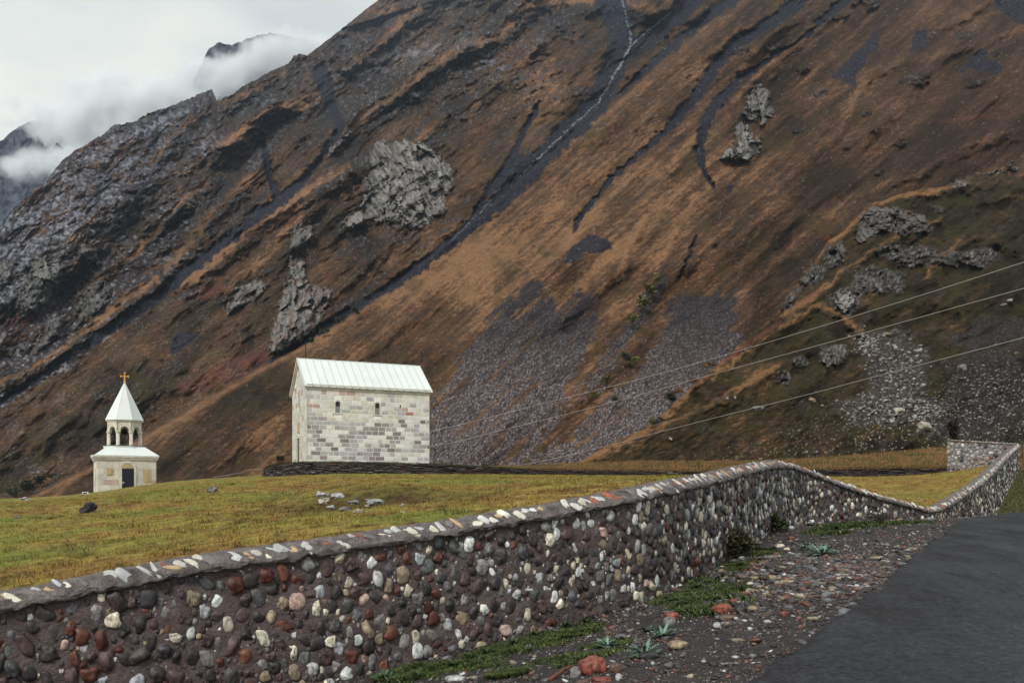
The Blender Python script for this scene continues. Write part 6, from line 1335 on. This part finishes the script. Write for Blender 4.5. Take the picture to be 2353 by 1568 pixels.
def ground_lamp():
    p = hit(195, 1139, ZF, 8, 84); p = np.array((p[0], p[1], float(ZF(p[0], p[1])))); e = empty('ground_lamp', p, 'small white lamp box on the grass left of the bell tower', 'lamp')
    m = MB(); m.box(p + (-.26, 0, .16), (.5, .05, 0), (-.02, .2, 0), (0, .03, .2)); h = m.build('housing', M_white, e)
    l = MB(); l.box(p + (-.20, -.012, .19), (.36, .036, 0), (0, .01, 0), (0, .02, .12)); l.build('lens', M_dark, h)
    s = MB(); s.tube([p - (.2, 0, .1), p + (-.2, .08, .2)], .02); s.tube([p + (.18, 0, -.1), p + (.18, .1, .2)], .02); s.build('bracket', M_black, e)
ground_lamp()
def branch():
    p = hit(1345 - 15, 1564); q = hit(1395 - 65, 1552); a = hit(1305, 1566) + (0, 0, .03); b = hit(1350, 1547) + (0, 0, .05)
    a = hit(1262, 1566) + (0, 0, .02); b = hit(1318, 1540) + (0, 0, .05); m = MB(); c = (a + b) / 2 + (0, 0, .012); m.tube([a, a * .6 + c * .4, c, c * .5 + b * .5 + (0, 0, .006), b], [.020, .019, .017, .015, .010], 9, (.14, .055, .03)); m.tube([c, c + (.05, .02, .05)], [.010, .004], 6, (.14, .055, .03))
    tag(m.build('broken_branch', M_twig, smooth=True), 'reddish brown broken stick left of the stones at the bottom edge', 'stick')
branch()
# ================================================================== air, clouds, sky, light, camera
def haze():
    me = bpy.data.meshes.new('haze'); x0, x1, y0, y1, z0, z1 = -1250, 1600, -60, 1700, -60, 1250
    me.from_pydata([(x0, y0, z0), (x1, y0, z0), (x1, y1, z0), (x0, y1, z0), (x0, y0, z1), (x1, y0, z1), (x1, y1, z1), (x0, y1, z1)], [], [(0, 3, 2, 1), (4, 5, 6, 7), (0, 1, 5, 4), (1, 2, 6, 5), (2, 3, 7, 6), (3, 0, 4, 7)])
    m = bpy.data.materials.new('haze_air'); m.use_nodes = True; nt = m.node_tree; nt.nodes.remove(nt.nodes['Principled BSDF']); v = nt.nodes.new('ShaderNodeVolumePrincipled')
    v.inputs['Color'].default_value = (.62, .76, .95, 1); v.inputs['Density'].default_value = HAZE_D; nt.links.new(v.outputs[0], nt.nodes['Material Output'].inputs['Volume'])
    o = bpy.data.objects.new('haze', me); COL.objects.link(o); me.materials.append(m); o['kind'] = 'stuff'; o['label'] = 'thin bluish mountain haze'
HAZE_D = .00006
if HAZE_D: haze()
def cloud(px, py, Y, rx, ry, rd, dens, nsc, seed, label, thr=.46):
    c = P(px, py, Y); k = Y / F; V, Fa = ICO[3]; V = V * np.array((rx * k, rd, ry * k)); me = mesh_np('cloud', V, Fa); m = bpy.data.materials.new('cloud_vapour'); m.use_nodes = True; nt = m.node_tree; N = nt.nodes; L = nt.links; N.remove(N['Principled BSDF'])
    v = N.new('ShaderNodeVolumePrincipled'); v.inputs['Color'].default_value = (.97, .98, 1, 1); v.inputs['Anisotropy'].default_value = .0
    tc = N.new('ShaderNodeTexCoord'); mp = N.new('ShaderNodeMapping'); mp.inputs['Location'].default_value = (seed * 31., seed * 7., 0); L.new(tc.outputs['Object'], mp.inputs[0]); n = N.new('ShaderNodeTexNoise'); n.inputs['Scale'].default_value = nsc; n.inputs['Detail'].default_value = 5; n.inputs['Roughness'].default_value = .6; L.new(mp.outputs[0], n.inputs[0])
    # fades out towards the shell of its ellipsoid
    dv = N.new('ShaderNodeVectorMath'); dv.operation = 'DIVIDE'; dv.inputs[1].default_value = (rx * k, rd, ry * k); L.new(tc.outputs['Object'], dv.inputs[0]); ln = N.new('ShaderNodeVectorMath'); ln.operation = 'LENGTH'; L.new(dv.outputs[0], ln.inputs[0])
    fo = N.new('ShaderNodeMapRange'); fo.inputs[1].default_value = .25; fo.inputs[2].default_value = .98; fo.inputs[3].default_value = .16; fo.inputs[4].default_value = -.30; L.new(ln.outputs['Value'], fo.inputs[0])
    ad = N.new('ShaderNodeMath'); ad.operation = 'ADD'; L.new(n.outputs[0], ad.inputs[0]); L.new(fo.outputs[0], ad.inputs[1])
    r = N.new('ShaderNodeMapRange'); r.inputs[1].default_value = thr; r.inputs[2].default_value = thr + .28; r.inputs[3].default_value = 0; r.inputs[4].default_value = dens; L.new(ad.outputs[0], r.inputs[0]); L.new(r.outputs[0], v.inputs['Density']); L.new(v.outputs[0], N['Material Output'].inputs['Volume'])
    o = bpy.data.objects.new('cloud', me); COL.objects.link(o); o.location = tuple(c); me.materials.append(m); o['kind'] = 'stuff'; o['label'] = label
CLOUDS = [(95, 372, 1760, 200, 62, 50, .045, .016, 1, 'mist hanging over the far left peak', .43), (660, 150, 2090, 290, 105, 120, .05, .012, 2, 'mist trailing over the upper far ridge', .40), (280, 270, 2380, 360, 170, 90, .09, .009, 3, 'cloud bank around the faint middle peak', .40), (490, 190, 2040, 150, 70, 60, .06, .016, 5, 'mist at the left foot of the upper far ridge', .40)]
Y_SHIFT = 0
for c in CLOUDS: cloud(*c)
SUN_EL, SUN_AZ = 42, 207           # azimuth clockwise from +Y: behind the camera, a little to the left
def world():
    w = bpy.data.worlds.new('World'); SC.world = w; w.use_nodes = True; nt = w.node_tree; N = nt.nodes; L = nt.links; bg = N['Background']
    sky = N.new('ShaderNodeTexSky'); sky.sky_type = 'NISHITA'; sky.sun_disc = False; sky.sun_elevation = R(SUN_EL); sky.sun_rotation = R(SUN_AZ); sky.air_density = 1.2; sky.dust_density = 2
    tc = N.new('ShaderNodeTexCoord'); mp = N.new('ShaderNodeMapping'); mp.inputs['Scale'].default_value = (1, 1, 2.2); L.new(tc.outputs['Generated'], mp.inputs[0]); n = N.new('ShaderNodeTexNoise'); n.inputs['Scale'].default_value = 2.6; n.inputs['Detail'].default_value = 5; n.inputs['Roughness'].default_value = .5; L.new(mp.outputs[0], n.inputs[0])
    cr = N.new('ShaderNodeValToRGB'); e = cr.color_ramp; e.elements[0].position = .36; e.elements[0].color = (.54, .62, .64, 1); e.elements[1].position = .64; e.elements[1].color = (.90, .91, .85, 1); L.new(n.outputs[0], cr.inputs[0])
    gain = N.new('ShaderNodeVectorMath'); gain.operation = 'SCALE'; gain.inputs['Scale'].default_value = 1 / .1; L.new(cr.outputs[0], gain.inputs[0])
    mx = N.new('ShaderNodeMix'); mx.data_type = 'RGBA'; mx.inputs[0].default_value = .93; L.new(sky.outputs[0], mx.inputs[6]); L.new(gain.outputs[0], mx.inputs[7]); L.new(mx.outputs[2], bg.inputs[0]); bg.inputs[1].default_value = .1
world()
sl = bpy.data.lights.new('sun', 'SUN'); sl.energy = 2.4; sl.angle = R(12); sl.color = (1, .95, .88); so2 = bpy.data.objects.new('sun', sl); COL.objects.link(so2)
az, el = R(SUN_AZ), R(SUN_EL); sd = Vector((math.sin(az) * math.cos(el), math.cos(az) * math.cos(el), math.sin(el))); so2.rotation_euler = (-sd).to_track_quat('-Z', 'Y').to_euler(); so2.location = sd * 50
cd = bpy.data.cameras.new('camera'); cam = bpy.data.objects.new('camera', cd); COL.objects.link(cam); cam.location = (0, 0, ZC); cam.rotation_euler = (R(90), 0, 0)
cd.sensor_width = 36; cd.sensor_fit = 'HORIZONTAL'; cd.lens = F / 2352 * 36; cd.shift_y = (HY - 784) / 2352; cd.clip_start = .1; cd.clip_end = 9000; SC.camera = cam
SC.view_settings.view_transform = 'Standard'; SC.view_settings.look = 'None'; SC.view_settings.gamma = 1; SC.view_settings.exposure = 0.08
SC.cycles.volume_bounces = 4; SC.cycles.max_bounces = 6; SC.cycles.volume_step_rate = 1.0; SC.cycles.volume_max_steps = 128
